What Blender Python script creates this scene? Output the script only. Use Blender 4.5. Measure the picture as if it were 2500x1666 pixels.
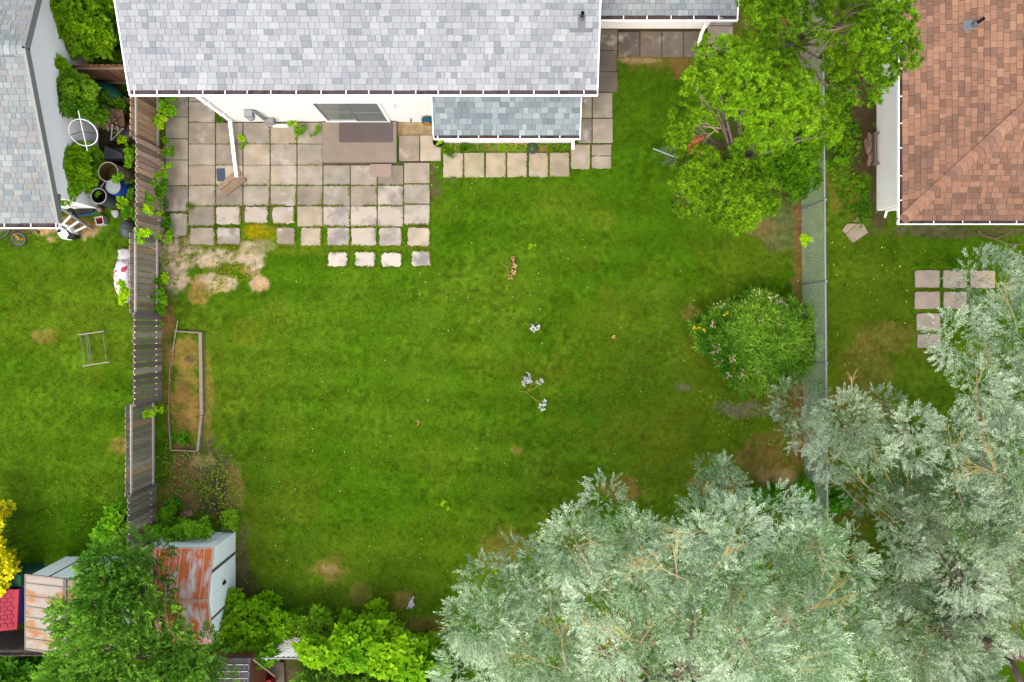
import bpy, math, random
import numpy as np
for o in list(bpy.data.objects): bpy.data.objects.remove(o)
SC = bpy.context.scene
COL = SC.collection
# ------------------------------------------------------------ camera, sky, sun, exposure
H, S, NX, NY = 23.5, 85.0, 1250.0, 798.0        # camera height, ground scale, nadir point
cam = bpy.data.objects.new('camera', bpy.data.cameras.new('camera')); COL.objects.link(cam)
cam.location = (0, 0, H); cam.rotation_euler = (0, 0, 0)
cam.data.sensor_width = 36; cam.data.lens = 36 * H * S / 2500
cam.data.shift_y = -(833 - NY) / 2500
cam.data.clip_start = .1; cam.data.clip_end = 600
SC.camera = cam
wd = bpy.data.worlds.new('World'); SC.world = wd; wd.use_nodes = True
nt = wd.node_tree; bg = nt.nodes['Background']
sky = nt.nodes.new('ShaderNodeTexSky'); sky.sky_type = 'NISHITA'; sky.sun_disc = False
SUN_EL, SUN_AZ = math.radians(58), math.radians(200)
sky.sun_elevation = SUN_EL; sky.sun_rotation = SUN_AZ
sky.air_density = 1.0; sky.dust_density = 6.0; sky.ozone_density = .6
nt.links.new(sky.outputs[0], bg.inputs[0]); bg.inputs[1].default_value = .15
sl = bpy.data.lights.new('sun', 'SUN'); sl.energy = 1.5; sl.angle = math.radians(160); sl.color = (1, .965, .91)
so = bpy.data.objects.new('sun', sl); COL.objects.link(so)
so.rotation_euler = (math.pi / 2 - SUN_EL, 0, math.pi - SUN_AZ)
so.location = (0, 0, 40)
SC.view_settings.view_transform = 'Standard'; SC.view_settings.look = 'None'
SC.view_settings.exposure = 1.2; SC.view_settings.gamma = 1
SC.render.engine = 'CYCLES'
SC.cycles.max_bounces = 6; SC.cycles.diffuse_bounces = 4; SC.cycles.glossy_bounces = 2

# ------------------------------------------------------------ helpers
R = random.Random(7)
def P(px, py, h=0.0):
    k = (1 - h / H) / S
    return ((px - NX) * k, (NY - py) * k, h)
def D(pts): return [(x * 1.0625, y * 1.0625) for x, y in pts]
KA = .42   # display-to-albedo factor
def lin(*c):
    if len(c) == 1: c = c[0]
    return tuple(KA * ((v / 255) / 12.92 if v / 255 <= .04045 else ((v / 255 + .055) / 1.055) ** 2.4) for v in c)
ORG = {}
def tag(o, label=None, cat=None, group=None, kind=None):
    if label: o['label'] = label
    if cat: o['category'] = cat
    if group: o['group'] = group
    if kind: o['kind'] = kind
    return o
def thing(name, label, cat, loc, group=None):
    o = bpy.data.objects.new(name, None); COL.objects.link(o); o.location = loc
    o.empty_display_size = .2
    ORG[o.name] = np.array(loc, float)
    return tag(o, label, cat, group)
def place(name, me, parent, V):
    """V are world coordinates (numpy); returns local V and makes the object"""
    if parent is not None: org = ORG[parent.name]
    else:
        org = np.array([(V[:, 0].min() + V[:, 0].max()) / 2, (V[:, 1].min() + V[:, 1].max()) / 2, V[:, 2].min()])
    o = bpy.data.objects.new(name, me); COL.objects.link(o)
    if parent is not None: o.parent = parent
    else: o.location = org
    ORG[o.name] = org
    return o, V - org
class MB:
    def __init__(s): s.v, s.f, s.c = [], [], []
    def add(s, vs, fs, c=(1, 1, 1)):
        n = len(s.v); s.v += [tuple(map(float, p)) for p in vs]
        for f in fs: s.f.append(tuple(i + n for i in f)); s.c.append(c)
        return s
    def box(s, a, b, c=(1, 1, 1)):
        x0, y0, z0 = a; x1, y1, z1 = b
        return s.add([(x0, y0, z0), (x1, y0, z0), (x1, y1, z0), (x0, y1, z0), (x0, y0, z1), (x1, y0, z1), (x1, y1, z1), (x0, y1, z1)],
              [(3, 2, 1, 0), (4, 5, 6, 7), (0, 1, 5, 4), (1, 2, 6, 5), (2, 3, 7, 6), (3, 0, 4, 7)], c)
    def beam(s, p, q, w, h, c=(1, 1, 1), up=(0, 0, 1), cut=0):
        p, q = np.array(p, float), np.array(q, float); d = q - p; d /= np.linalg.norm(d)
        u = np.array(up, float); y = np.cross(u, d); y /= np.linalg.norm(y); z = np.cross(d, y)
        vs = []
        for e in (p, q):
            for a, b in ((-1, -1), (1, -1), (1, 1), (-1, 1)): vs.append(e + y * a * w / 2 + z * b * h / 2)
        return s.add(vs, [(3, 2, 1, 0), (4, 5, 6, 7), (0, 1, 5, 4), (1, 2, 6, 5), (2, 3, 7, 6), (3, 0, 4, 7)], c)
    def prism(s, poly, z0, z1, c=(1, 1, 1), bev=0):
        n = len(poly)
        cx = sum(p[0] for p in poly) / n; cy = sum(p[1] for p in poly) / n
        vs = [(x, y, z0) for x, y in poly] + [(x, y, z1 - bev) for x, y in poly]
        fs = [(i, (i + 1) % n, (i + 1) % n + n, i + n) for i in range(n)]
        if bev:
            vs += [(x + (cx - x) * bev * 1.5 / max(.02, math.hypot(cx - x, cy - y)), y + (cy - y) * bev * 1.5 / max(.02, math.hypot(cx - x, cy - y)), z1) for x, y in poly]
            fs += [(i + n, (i + 1) % n + n, (i + 1) % n + 2 * n, i + 2 * n) for i in range(n)]
            fs.append(tuple(range(2 * n, 3 * n)))
        else: fs.append(tuple(range(n, 2 * n)))
        fs.append(tuple(range(n - 1, -1, -1)))
        return s.add(vs, fs, c)
    def tube(s, pts, rad, n=8, c=(1, 1, 1), cap=True):
        pts = [np.array(p, float) for p in pts]; m = len(pts)
        if not hasattr(rad, '__len__'): rad = [rad] * m
        vs = []; prev = None
        for i in range(m):
            d = pts[min(i + 1, m - 1)] - pts[max(i - 1, 0)]; d /= (np.linalg.norm(d) + 1e-9)
            if prev is None:
                a = np.array((0, 0, 1.)) if abs(d[2]) < .9 else np.array((1., 0, 0))
            else: a = prev
            y = np.cross(a, d); y /= (np.linalg.norm(y) + 1e-9); z = np.cross(d, y); prev = z
            for k in range(n):
                t = 2 * math.pi * k / n; vs.append(pts[i] + (y * math.cos(t) + z * math.sin(t)) * rad[i])
        fs = [(i * n + k, i * n + (k + 1) % n, (i + 1) * n + (k + 1) % n, (i + 1) * n + k) for i in range(m - 1) for k in range(n)]
        if cap: fs += [tuple(range(n - 1, -1, -1)), tuple(range((m - 1) * n, m * n))]
        return s.add(vs, fs, c)
    def lathe(s, prof, cx, cy, n=24, c=(1, 1, 1), z0=0):
        vs = []; m = len(prof)
        for r, z in prof:
            for k in range(n):
                t = 2 * math.pi * k / n; vs.append((cx + r * math.cos(t), cy + r * math.sin(t), z0 + z))
        fs = [(i * n + k, i * n + (k + 1) % n, (i + 1) * n + (k + 1) % n, (i + 1) * n + k) for i in range(m - 1) for k in range(n)]
        fs += [tuple(range(n - 1, -1, -1)), tuple(range((m - 1) * n, m * n))]
        return s.add(vs, fs, c)
    def torus(s, c0, R_, r, nrm=(0, 0, 1), n=32, m=8, c=(1, 1, 1), a0=0, a1=2 * math.pi):
        nrm = np.array(nrm, float); nrm /= np.linalg.norm(nrm)
        a = np.array((1., 0, 0)) if abs(nrm[0]) < .8 else np.array((0, 1., 0))
        x = np.cross(a, nrm); x /= np.linalg.norm(x); y = np.cross(nrm, x)
        full = abs(a1 - a0 - 2 * math.pi) < 1e-6
        pts = [np.array(c0) + (x * math.cos(t) + y * math.sin(t)) * R_ for t in np.linspace(a0, a1, n + 1)]
        return s.tube(pts, r, m, c, cap=not full)
    def blob(s, c0, rx, ry, rz, c=(1, 1, 1), n=14, m=9, seed=0, amp=.12, zmin=-1):
        rr = random.Random(seed); ph = [rr.uniform(0, 6.28) for _ in range(8)]
        vs = []
        for i in range(m + 1):
            f = math.pi * i / m
            for k in range(n):
                t = 2 * math.pi * k / n
                q = 1 + amp * (math.sin(2 * t + ph[0]) * math.sin(f * 2 + ph[1]) + .6 * math.sin(3 * t + ph[2] + f * 2) + .4 * math.sin(5 * t + ph[3] + 3 * f))
                vs.append((c0[0] + rx * q * math.sin(f) * math.cos(t), c0[1] + ry * q * math.sin(f) * math.sin(t), c0[2] + max(zmin, rz * q * math.cos(f))))
        fs = [(i * n + k, (i + 1) * n + k, (i + 1) * n + (k + 1) % n, i * n + (k + 1) % n) for i in range(m) for k in range(n)]
        return s.add(vs, fs, c)
    def build(s, name, mat, parent=None, smooth=False):
        V = np.array(s.v, float); me = bpy.data.meshes.new(name)
        o, V = place(name, me, parent, V)
        me.from_pydata(V.tolist(), [], s.f); me.update()
        a = me.color_attributes.new('Col', 'FLOAT_COLOR', 'CORNER')
        cnt = [len(f) for f in s.f]; C = np.ones((sum(cnt), 4), np.float32)
        C[:, :3] = np.repeat(np.array(s.c, np.float32), cnt, axis=0)
        a.data.foreach_set('color', C.ravel())
        if smooth: me.polygons.foreach_set('use_smooth', [True] * len(me.polygons))
        me.materials.append(mat)
        return o
def np_mesh(name, V, k, C, mat, parent=None):
    """V (F*k,3) unshared polygons of k corners, C (F,3)"""
    F = len(V) // k; me = bpy.data.meshes.new(name); o, V = place(name, me, parent, V)
    me.vertices.add(len(V)); me.vertices.foreach_set('co', V.astype(np.float32).ravel())
    me.loops.add(len(V)); me.loops.foreach_set('vertex_index', np.arange(len(V), dtype=np.int32))
    me.polygons.add(F); me.polygons.foreach_set('loop_start', np.arange(0, len(V), k, dtype=np.int32))
    me.update(calc_edges=True)
    a = me.color_attributes.new('Col', 'FLOAT_COLOR', 'POINT')
    CC = np.ones((len(V), 4), np.float32); CC[:, :3] = np.repeat(C, k, axis=0)
    a.data.foreach_set('color', CC.ravel()); me.materials.append(mat)
    return o
# ------------------------------------------------------------ noise fields
_lat = {}
def vnoise(x, y, sc, seed=0):
    if seed not in _lat: _lat[seed] = np.random.RandomState(seed + 100).rand(257, 257).astype(np.float32)
    L = _lat[seed]; x = np.asarray(x) / sc + 37.3; y = np.asarray(y) / sc + 91.7
    xi = np.floor(x).astype(int); yi = np.floor(y).astype(int); fx = x - xi; fy = y - yi
    fx = fx * fx * (3 - 2 * fx); fy = fy * fy * (3 - 2 * fy); xi &= 255; yi &= 255
    return (L[xi, yi] * (1 - fx) + L[xi + 1, yi] * fx) * (1 - fy) + (L[xi, yi + 1] * (1 - fx) + L[xi + 1, yi + 1] * fx) * fy
def fbm(x, y, sc, oc=4, seed=0):
    t = 0; a = 1; w = 0
    for i in range(oc): t = t + a * vnoise(x, y, sc / 2 ** i, seed + i); w += a; a *= .55
    return t / w
def sst(a, b, x):
    t = np.clip((x - a) / (b - a), 0, 1); return t * t * (3 - 2 * t)
# ------------------------------------------------------------ materials
def mat(name, col=(1, 1, 1), rough=.8, var=.12, sc=6.0, det=4, attr=False, spec=.3, metal=0, blot=None, bsc=2.0, bth=(.5, .6), bump=0, bumpsc=60, stretch=(1, 1, 1), fine=0, finesc=80, transl=0):
    m = bpy.data.materials.new(name); m.use_nodes = True; t = m.node_tree; n = t.nodes; L = t.links
    b = n['Principled BSDF']; b.inputs['Roughness'].default_value = rough; b.inputs['Metallic'].default_value = metal
    b.inputs['Specular IOR Level'].default_value = spec
    tc = n.new('ShaderNodeNewGeometry'); mp = n.new('ShaderNodeMapping'); mp.inputs['Scale'].default_value = stretch
    L.new(tc.outputs['Position'], mp.inputs[0])
    def noise(s, d=3, rg=.55):
        q = n.new('ShaderNodeTexNoise'); q.inputs['Scale'].default_value = s; q.inputs['Detail'].default_value = d; q.inputs['Roughness'].default_value = rg
        L.new(mp.outputs[0], q.inputs['Vector']); return q.outputs['Fac']
    def ramp(sock, a, bb, lo, hi):
        r = n.new('ShaderNodeMapRange'); r.inputs['From Min'].default_value = a; r.inputs['From Max'].default_value = bb
        r.inputs['To Min'].default_value = lo; r.inputs['To Max'].default_value = hi; L.new(sock, r.inputs['Value']); return r.outputs[0]
    def mix(fac, A, B, mode='MIX'):
        q = n.new('ShaderNodeMix'); q.data_type = 'RGBA'; q.blend_type = mode
        if hasattr(fac, 'links'): L.new(fac, q.inputs[0])
        else: q.inputs[0].default_value = fac
        for sck, v in ((q.inputs[6], A), (q.inputs[7], B)):
            if hasattr(v, 'links'): L.new(v, sck)
            else: sck.default_value = (*v, 1)
        return q.outputs[2]
    if attr:
        at = n.new('ShaderNodeAttribute'); at.attribute_name = 'Col'; c = at.outputs['Color']
        if col != (1, 1, 1): c = mix(1.0, c, col, 'MULTIPLY')
    else:
        rg = n.new('ShaderNodeRGB'); rg.outputs[0].default_value = (*col, 1); c = rg.outputs[0]
    if blot: c = mix(ramp(noise(bsc, 5, .62), bth[0], bth[1], 0, 1), c, blot)
    if var:
        v = ramp(noise(sc, det), .25, .75, 1 - var, 1 + var)
        cb = n.new('ShaderNodeCombineColor'); [L.new(v, cb.inputs[i]) for i in range(3)]
        c = mix(1.0, c, cb.outputs[0], 'MULTIPLY')
    if fine:
        v = ramp(noise(finesc, 2, .7), .25, .75, 1 - fine, 1 + fine)
        cb = n.new('ShaderNodeCombineColor'); [L.new(v, cb.inputs[i]) for i in range(3)]
        c = mix(1.0, c, cb.outputs[0], 'MULTIPLY')
    L.new(c, b.inputs['Base Color'])
    if bump:
        bp = n.new('ShaderNodeBump'); bp.inputs['Strength'].default_value = bump; bp.inputs['Distance'].default_value = .01
        L.new(noise(bumpsc, 3), bp.inputs['Height']); L.new(bp.outputs[0], b.inputs['Normal'])
    if transl:
        tr = n.new('ShaderNodeBsdfTranslucent'); L.new(c, tr.inputs[0]); ms = n.new('ShaderNodeMixShader'); ms.inputs[0].default_value = transl
        L.new(b.outputs[0], ms.inputs[1]); L.new(tr.outputs[0], ms.inputs[2]); L.new(ms.outputs[0], n['Material Output'].inputs[0])
    return m
M = {}
M['stucco'] = mat('white_stucco', (.55, .548, .54), .9, .03, 1.2, fine=.03, finesc=120, bump=.25, bumpsc=150)
M['stucco2'] = mat('stucco_lifted_for_shade', (.85, .85, .84), .9, .03, 1.2, fine=.03, finesc=120, bump=.25, bumpsc=150)  # stucco copy brightened to offset the weaker light on the east wall
M['cream'] = mat('cream_stucco', (.84, .83, .79), .9, .05, 1.5, fine=.03, bump=.25, bumpsc=150)
M['trim'] = mat('white_trim', (.86, .87, .88), .5, .02)
M['gtrim'] = mat('grey_trim', (.16, .165, .16), .6, .04)
M['gin'] = mat('gutter_inside', lin(120, 108, 108), .9, .25, 3, blot=lin(88, 70, 66), bsc=3)
M['shingle'] = mat('grey_shingles', rough=.95, attr=True, var=.1, sc=.9, fine=.16, finesc=70, spec=.15)
M['slab'] = mat('patio_concrete', (1.16,1.13,1.04), rough=.95, attr=True, var=.24, sc=2.6, det=5, fine=.07, finesc=45, blot=lin(196, 188, 178), bsc=1.3, bth=(.56, .66), bump=.3, bumpsc=80, spec=.15)
M['slabpale'] = mat('bleached_concrete', (1.02, 1.0, .93), rough=.95, attr=True, var=.05, sc=5, det=5, fine=.04, finesc=45, blot=lin(164, 158, 152), bsc=1.7, bth=(.48, .62), spec=.15)
M['concrete'] = mat('step_concrete', lin(162, 148, 134), .95, .12, 2.2, 5, fine=.06, finesc=40, blot=lin(140, 128, 120), bsc=2, bth=(.62, .8))
M['wood'] = mat('weathered_fence_wood', (2.15, 2.22, 2.3), rough=.9, attr=True, var=.2, sc=5, det=5, stretch=(1, 4, 1), fine=.15, finesc=40, spec=.15)
M['woodv'] = mat('weathered_wood', rough=.9, attr=True, var=.18, sc=7, det=5, fine=.12, finesc=50, spec=.15)
M['leaf'] = mat('green_leaf', (1.16, 1.0, .62), rough=.65, attr=True, var=.12, sc=1.3, spec=.06, transl=.18)
M['silver'] = mat('silver_willow_leaf', rough=.65, attr=True, var=.1, sc=1.0, spec=.1, transl=.1)
M['needle'] = mat('pine_needle', rough=.6, attr=True, var=.1, sc=1.0, spec=.1, transl=.12)
M['bark'] = mat('grey_brown_bark', lin(132, 112, 98), .95, .25, 9, 5, stretch=(1, 1, .3), fine=.15)
M['twig'] = mat('golden_twig', rough=.8, attr=True, var=.12)
M['attr'] = mat('painted', rough=.6, attr=True, var=.05, sc=4)
M['metal'] = mat('galvanised_steel', lin(186, 192, 200), .45, .06, 4, metal=.35, spec=.5)
M['wire'] = mat('galvanised_wire', (.62, .66, .64), .6, .08, 4)
M['glass'] = mat('dark_glass', (.10, .125, .115), .06, .15, .9, spec=.9)
M['alu'] = mat('grey_aluminium', lin(150, 158, 166), .4, .03, metal=.3)
M['rust'] = mat('rusty_tin', tuple(1.9*v for v in lin(200, 192, 188)), .75, .06, 4, blot=tuple(1.9*v for v in lin(190, 100, 46)), bsc=1.9, bth=(.36, .52), fine=.08, finesc=25, stretch=(1.6, .6, 1))
M['rust2'] = mat('light_rust_tin', tuple(1.15*v for v in lin(184, 176, 164)), .75, .06, 4, blot=tuple(1.15*v for v in lin(182, 128, 76)), bsc=2.2, bth=(.46, .6), fine=.06, finesc=25, stretch=(.6, 1.4, 1))
M['rusttrim'] = mat('rust_trim', tuple(1.5*v for v in lin(206, 156, 124)), .8, .2, 6)
M['shedwall'] = mat('pale_shed_metal', (.84, .90, .87), .5, .03, 2)
M['brown'] = mat('brown_band', lin(132, 122, 118), .6, .06)
M['flash'] = mat('vent_flashing_lead', (.085, .095, .105), .6, .08)
M['black'] = mat('black_plastic', lin(30, 32, 36), .45, .1)
M['dark'] = mat('dark_grey_plastic', lin(62, 66, 72), .5, .1)
M['mat'] = mat('door_mat_rubber', lin(112, 102, 100), .95, .08, 2, fine=.08)
M['ground'] = mat('lawn_and_soil', (1.38, 1.3, 1.1), rough=1, attr=True, var=.1, sc=9, det=5, fine=.22, finesc=55, spec=0, bump=.5, bumpsc=40)
M['grass'] = mat('grass_blade', rough=.8, attr=True, var=0, spec=.03, transl=.25)
# ------------------------------------------------------------ ground colour and density
GC = dict(lawn=lin(94, 133, 30), lush=lin(78, 123, 20), olive=lin(116, 132, 36), dry=lin(168, 142, 84), tan=lin(206, 176, 140),
          gravel=lin(206, 192, 174), soil=lin(108, 97, 80), grey=lin(134, 128, 116), moss=lin(168, 160, 20), brown=lin(150, 118, 78), dkgreen=lin(60, 96, 10), mulch=lin(88, 77, 62), clover=lin(66, 118, 16))
# (px, py, rx, ry, colour, strength, grass density there)
PATCH = [
 # whole-yard tones
 (2120, 780, 170, 300, 'olive', .38, .8), (1800, 1120, 240, 170, 'olive', .42, .8), (1600, 900, 260, 200, 'olive', .28, 1),
 (1150, 1380, 420, 110, 'olive', .22, 1), (900, 1000, 300, 260, 'lush', .35, 1), (1250, 500, 330, 130, 'lush', .4, 1), (1560, 230, 110, 120, 'lush', .7, 1),  # the strong lush patch below the wing paints its shade into the lawn
 (150, 750, 160, 120, 'olive', .25, 1), (150, 1100, 160, 120, 'lush', .4, 1), (620, 1330, 60, 110, 'olive', .4, 1), (1850, 600, 120, 90, 'olive', .38, .8),
 (2300, 600, 220, 50, 'lush', .5, 1.1), (100, 640, 140, 70, 'lush', .3, 1),
 # dry spots
 (800, 1392, 46, 30, 'dry', .45, .7), (806, 1390, 20, 14, 'tan', .5, .4), (880, 1450, 26, 26, 'dry', .35, .7), (1225, 1345, 62, 44, 'dry', .35, .8), (1510, 1200, 55, 30, 'brown', .5, .6),
 (985, 1470, 26, 24, 'dry', .55, .6), (1050, 1530, 90, 26, 'brown', .55, .5), (600, 815, 45, 35, 'olive', .5, 1), (720, 1230, 60, 50, 'olive', .4, 1),
 (1258, 1100, 14, 10, 'dry', .5, .8), (1380, 500, 60, 40, 'olive', .25, 1), (1470, 540, 30, 24, 'olive', .4, 1), (110, 820, 24, 16, 'dry', .45, .8), (290, 1090, 28, 20, 'dry', .5, .7),
 (1690, 770, 18, 18, 'dry', .45, .8), (1700, 850, 40, 40, 'olive', .5, .8), (2170, 830, 70, 40, 'dry', .35, .7), (2120, 890, 60, 50, 'dry', .3, .7), (2060, 470, 40, 60, 'dry', .35, .7), (2100, 1020, 80, 80, 'brown', .35, .7), (1660, 140, 24, 40, 'brown', .7, .4), (1640, 150, 160, 30, 'brown', .4, .5),
 (1560, 147, 60, 10, 'tan', .6, .4),
 (1880, 1130, 80, 70, 'brown', .6, .45), (1900, 1170, 60, 30, 'tan', .35, .3), (1810, 1000, 62, 24, 'grey', .85, .15), (1920, 970, 50, 50, 'brown', .5, .5), (1665, 945, 22, 12, 'grey', .6, .4),
 (1950, 620, 14, 90, 'brown', .55, .6), (1945, 780, 16, 120, 'brown', .55, .6), (1950, 1010, 18, 150, 'brown', .55, .6), (1900, 560, 60, 60, 'grey', .45, .5), (1945, 560, 10, 60, 'brown', .7, .4), (1860, 560, 40, 30, 'brown', .4, .5),
 (2060, 1300, 80, 120, 'brown', .4, .5),
 # patio corner: gravel and moss
 (440, 600, 60, 26, 'gravel', .9, .15), (520, 600, 60, 16, 'olive', .6, .8), (560, 620, 75, 40, 'olive', .7, .6), (430, 638, 34, 30, 'gravel', .85, .15), (520, 628, 42, 22, 'gravel', .95, .1), (575, 632, 32, 14, 'gravel', .8, .2),
 (430, 682, 30, 30, 'gravel', .95, .1), (528, 692, 52, 22, 'gravel', .95, .1), (512, 705, 42, 16, 'moss', .4, .4), (628, 690, 26, 20, 'tan', .95, .1), (622, 642, 26, 20, 'gravel', .9, .1), (610, 662, 30, 12, 'tan', .6, .3),
 (480, 718, 24, 40, 'dry', .75, .4), (628, 568, 42, 20, 'moss', .95, .4), (620, 600, 40, 14, 'gravel', .7, .2), (420, 725, 40, 20, 'lush', .6, 1), (410, 790, 26, 40, 'brown', .75, .3),
 # patio bed under slabs
 (434, 400, 34, 190, 'soil', .95, 0), (625, 420, 240, 112, 'soil', .97, 0), (900, 450, 138, 84, 'soil', .95, .1), (860, 575, 210, 40, 'lush', .5, 1.2), (860, 608, 210, 16, 'olive', .4, 1.2), (1020, 318, 50, 22, 'gravel', .8, .2), (1010, 322, 45, 14, 'brown', .5, .6), (1240, 362, 160, 14, 'tan', .8, .5), (1180, 362, 60, 12, 'lush', .5, 1), (1340, 362, 60, 12, 'brown', .5, .5),
 (1440, 270, 36, 90, 'soil', .95, 0), (1480, 130, 30, 60, 'soil', .95, 0), (1600, 76, 130, 10, 'mulch', .9, 0), (1722, 90, 7, 50, 'dkgreen', .7, .6), (1750, 100, 36, 60, 'soil', .9, 0),
 # garden strip along the fence
 (403, 900, 20, 160, 'brown', .75, .5), (400, 1000, 16, 130, 'clover', .5, .8), (452, 860, 38, 60, 'dry', .7, .4), (455, 930, 38, 50, 'dry', .7, .4), (455, 1000, 36, 60, 'brown', .75, .4), (480, 1040, 22, 60, 'dry', .6, .4), (450, 1075, 30, 24, 'clover', .7, .8), (464, 878, 10, 9, 'soil', .9, .1), (508, 960, 12, 130, 'dry', .5, .5),
 (480, 1170, 95, 90, 'soil', .8, .35), (430, 1190, 50, 90, 'brown', .6, .4), (500, 1125, 35, 16, 'tan', .6, .3), (540, 1192, 40, 28, 'mulch', .95, .05), (545, 1235, 42, 30, 'mulch', .9, .1), (575, 1200, 24, 60, 'dry', .5, .5), (400, 1140, 24, 60, 'clover', .7, .8), (592, 1380, 18, 100, 'soil', .7, .2), (610, 1430, 40, 30, 'mulch', .5, .4),
 # between the houses, left
 (265, 350, 80, 165, 'mulch', .97, .05), (290, 530, 24, 40, 'clover', .6, .8), (2420, 1640, 260, 140, 'dkgreen', .95, .3), (1700, 1700, 500, 90, 'dkgreen', .9, .3), (150, 560, 80, 22, 'tan', .85, .2), (200, 545, 60, 18, 'brown', .7, .3), (50, 560, 60, 12, 'brown', .6, .4), (320, 500, 12, 60, 'mulch', .8, .2), (125, 585, 14, 8, 'tan', .6, .3),
 (170, 1300, 130, 90, 'clover', .6, 1), (60, 1430, 90, 60, 'dkgreen', .6, .5), (250, 1600, 300, 70, 'dkgreen', .9, .3), (700, 1600, 500, 90, 'dkgreen', .8, .4), (560, 1530, 90, 60, 'dkgreen', .8, .4), (670, 1640, 60, 60, 'soil', .8, .1),
 # right neighbour
 (2105, 300, 42, 130, 'mulch', .97, .05), (2150, 460, 28, 90, 'mulch', .8, .2), (2130, 500, 34, 40, 'soil', .5, .5), (2040, 330, 50, 90, 'clover', .6, .6), (2350, 568, 190, 14, 'soil', .7, .4), (2250, 560, 60, 14, 'grey', .4, .5), (1800, 420, 130, 90, 'mulch', .85, .1), (1900, 300, 140, 140, 'mulch', .6, .3), (1900, 130, 160, 120, 'brown', .5, .4),
 (1740, 1190, 60, 30, 'brown', .5, .4), (1950, 1215, 120, 40, 'dkgreen', .8, .4), (2090, 1400, 300, 150, 'dkgreen', .6, .4),
]
BLK = []   # rectangles with no blades (px): filled by slabs, buildings
def field(x, y):
    x = np.asarray(x, float); y = np.asarray(y, float); px = NX + x * S; py = NY - y * S
    c = np.empty(x.shape + (3,)); dn = np.ones(x.shape)
    n1 = fbm(x, y, 2.2, 4, 1); n2 = fbm(x, y, .55, 3, 9); n3 = vnoise(x, y, .09, 21)
    A = np.array
    t = sst(.35, .68, n1)[..., None]; c[:] = A(GC['lush']) * (1 - t) + A(GC['lawn']) * t
    ol = (sst(.56, .78, fbm(x, y, 1.6, 4, 31)) * .35)[..., None]; c = c * (1 - ol) + A(GC['olive']) * ol
    c = c * (1 + .55 * (vnoise(x, y, .11, 23) - .5) * (.35 + sst(.3, .7, vnoise(x, y, .7, 24))))[..., None]
    # mowing passes: faint bands across the yard
    band = .5 + .5 * np.sin((y * .985 + x * .05 + .25 * (vnoise(x, y, 3, 5) - .5)) * 2 * math.pi / .95)
    c *= (1 + .15 * (sst(.25, .75, band) - .5) * (.4 + vnoise(x, y, 2.5, 88)) + .26 * (n2 - .5) + .16 * (n3 - .5))[..., None]
    wob = (fbm(x, y, .5, 4, 51) - .5) * 1.3 + (vnoise(x, y, .12, 61) - .5) * .5
    for (cx, cy, rx, ry, k, st, de) in PATCH:
        d = np.sqrt(((px - cx) / rx) ** 2 + ((py - cy) / ry) ** 2)
        mk = d < 2.2
        if not mk.any(): continue
        w = np.zeros(x.shape); w[mk] = sst(1.25, .75, d[mk] + wob[mk]) * st
        v = 1 + .5 * (n3 - .5) + .35 * (n2 - .5)
        c = c * (1 - w[..., None]) + (A(GC[k]) * v[..., None]) * w[..., None]; dn = dn * (1 - w) + de * w
    return np.clip(c, .002, 1), np.clip(dn, 0, 1.3)
# ------------------------------------------------------------ ground sheet
def ground():
    def axis(a, b, st, far):
        m = np.arange(a, b + 1e-6, st); t = np.array([2, 5, 12, 30, 70, 150]) * far / 150
        return np.concatenate([(a - t)[::-1], m, b + t])
    xs = axis(-16.2, 16.2, .05, 150); ys = axis(-12, 11, .05, 150)
    X, Y = np.meshgrid(xs, ys); nx, ny = len(xs), len(ys)
    C, _ = field(X, Y); far = (np.abs(X) > 16.3) | (Y > 11.1) | (Y < -12.1); C[far] = np.array(GC['lawn']) * .8
    V = np.stack([X, Y, np.zeros_like(X)], -1).reshape(-1, 3).astype(np.float32)
    me = bpy.data.meshes.new('ground'); me.vertices.add(len(V)); me.vertices.foreach_set('co', V.ravel())
    i = np.arange(nx - 1)[None] + nx * np.arange(ny - 1)[:, None]; i = i.ravel()
    F = np.stack([i, i + 1, i + nx + 1, i + nx], -1).astype(np.int32)
    me.loops.add(F.size); me.loops.foreach_set('vertex_index', F.ravel()); me.polygons.add(len(F)); me.polygons.foreach_set('loop_start', np.arange(0, F.size, 4, dtype=np.int32))
    me.update(calc_edges=True)
    a = me.color_attributes.new('Col', 'FLOAT_COLOR', 'POINT'); CC = np.ones((len(V), 4), np.float32); CC[:, :3] = C.reshape(-1, 3) * .8
    a.data.foreach_set('color', CC.ravel()); me.materials.append(M['ground'])
    o = bpy.data.objects.new('ground', me); COL.objects.link(o); tag(o, 'mown lawn ground with worn and bare patches', 'ground', kind='structure')
ground()
# ------------------------------------------------------------ shingles
PAL_MAIN = [tuple(q * f for q, f in zip(lin(*c), (.64, .65, .66))) for c in ((240, 244, 247), (228, 233, 237), (222, 228, 232), (216, 222, 227), (226, 231, 233), (220, 226, 230), (206, 213, 219), (194, 203, 210), (234, 239, 242))]
PAL_LOW = [tuple(q * f for q, f in zip(lin(*c), (.78, .84, .86))) for c in ((176, 186, 190), (168, 178, 182), (160, 170, 175), (182, 192, 195), (196, 206, 208), (152, 162, 168), (170, 180, 184))]
PAL_LEFT = [tuple(q * f for q, f in zip(lin(*c), (.76, .80, .82))) for c in ((192, 197, 195), (184, 190, 189), (176, 182, 184), (166, 174, 178), (188, 184, 178), (200, 204, 200), (182, 187, 185), (192, 187, 182))]
PAL_BROWN = [tuple(q * f for q, f in zip(lin(*c), (.84, .86, .78))) for c in ((196, 148, 126), (186, 140, 122), (174, 134, 120), (160, 124, 112), (158, 122, 108), (190, 144, 126), (178, 136, 120), (200, 154, 132))]
def N3(v): v = np.array(v, float); return v / np.linalg.norm(v)
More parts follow.
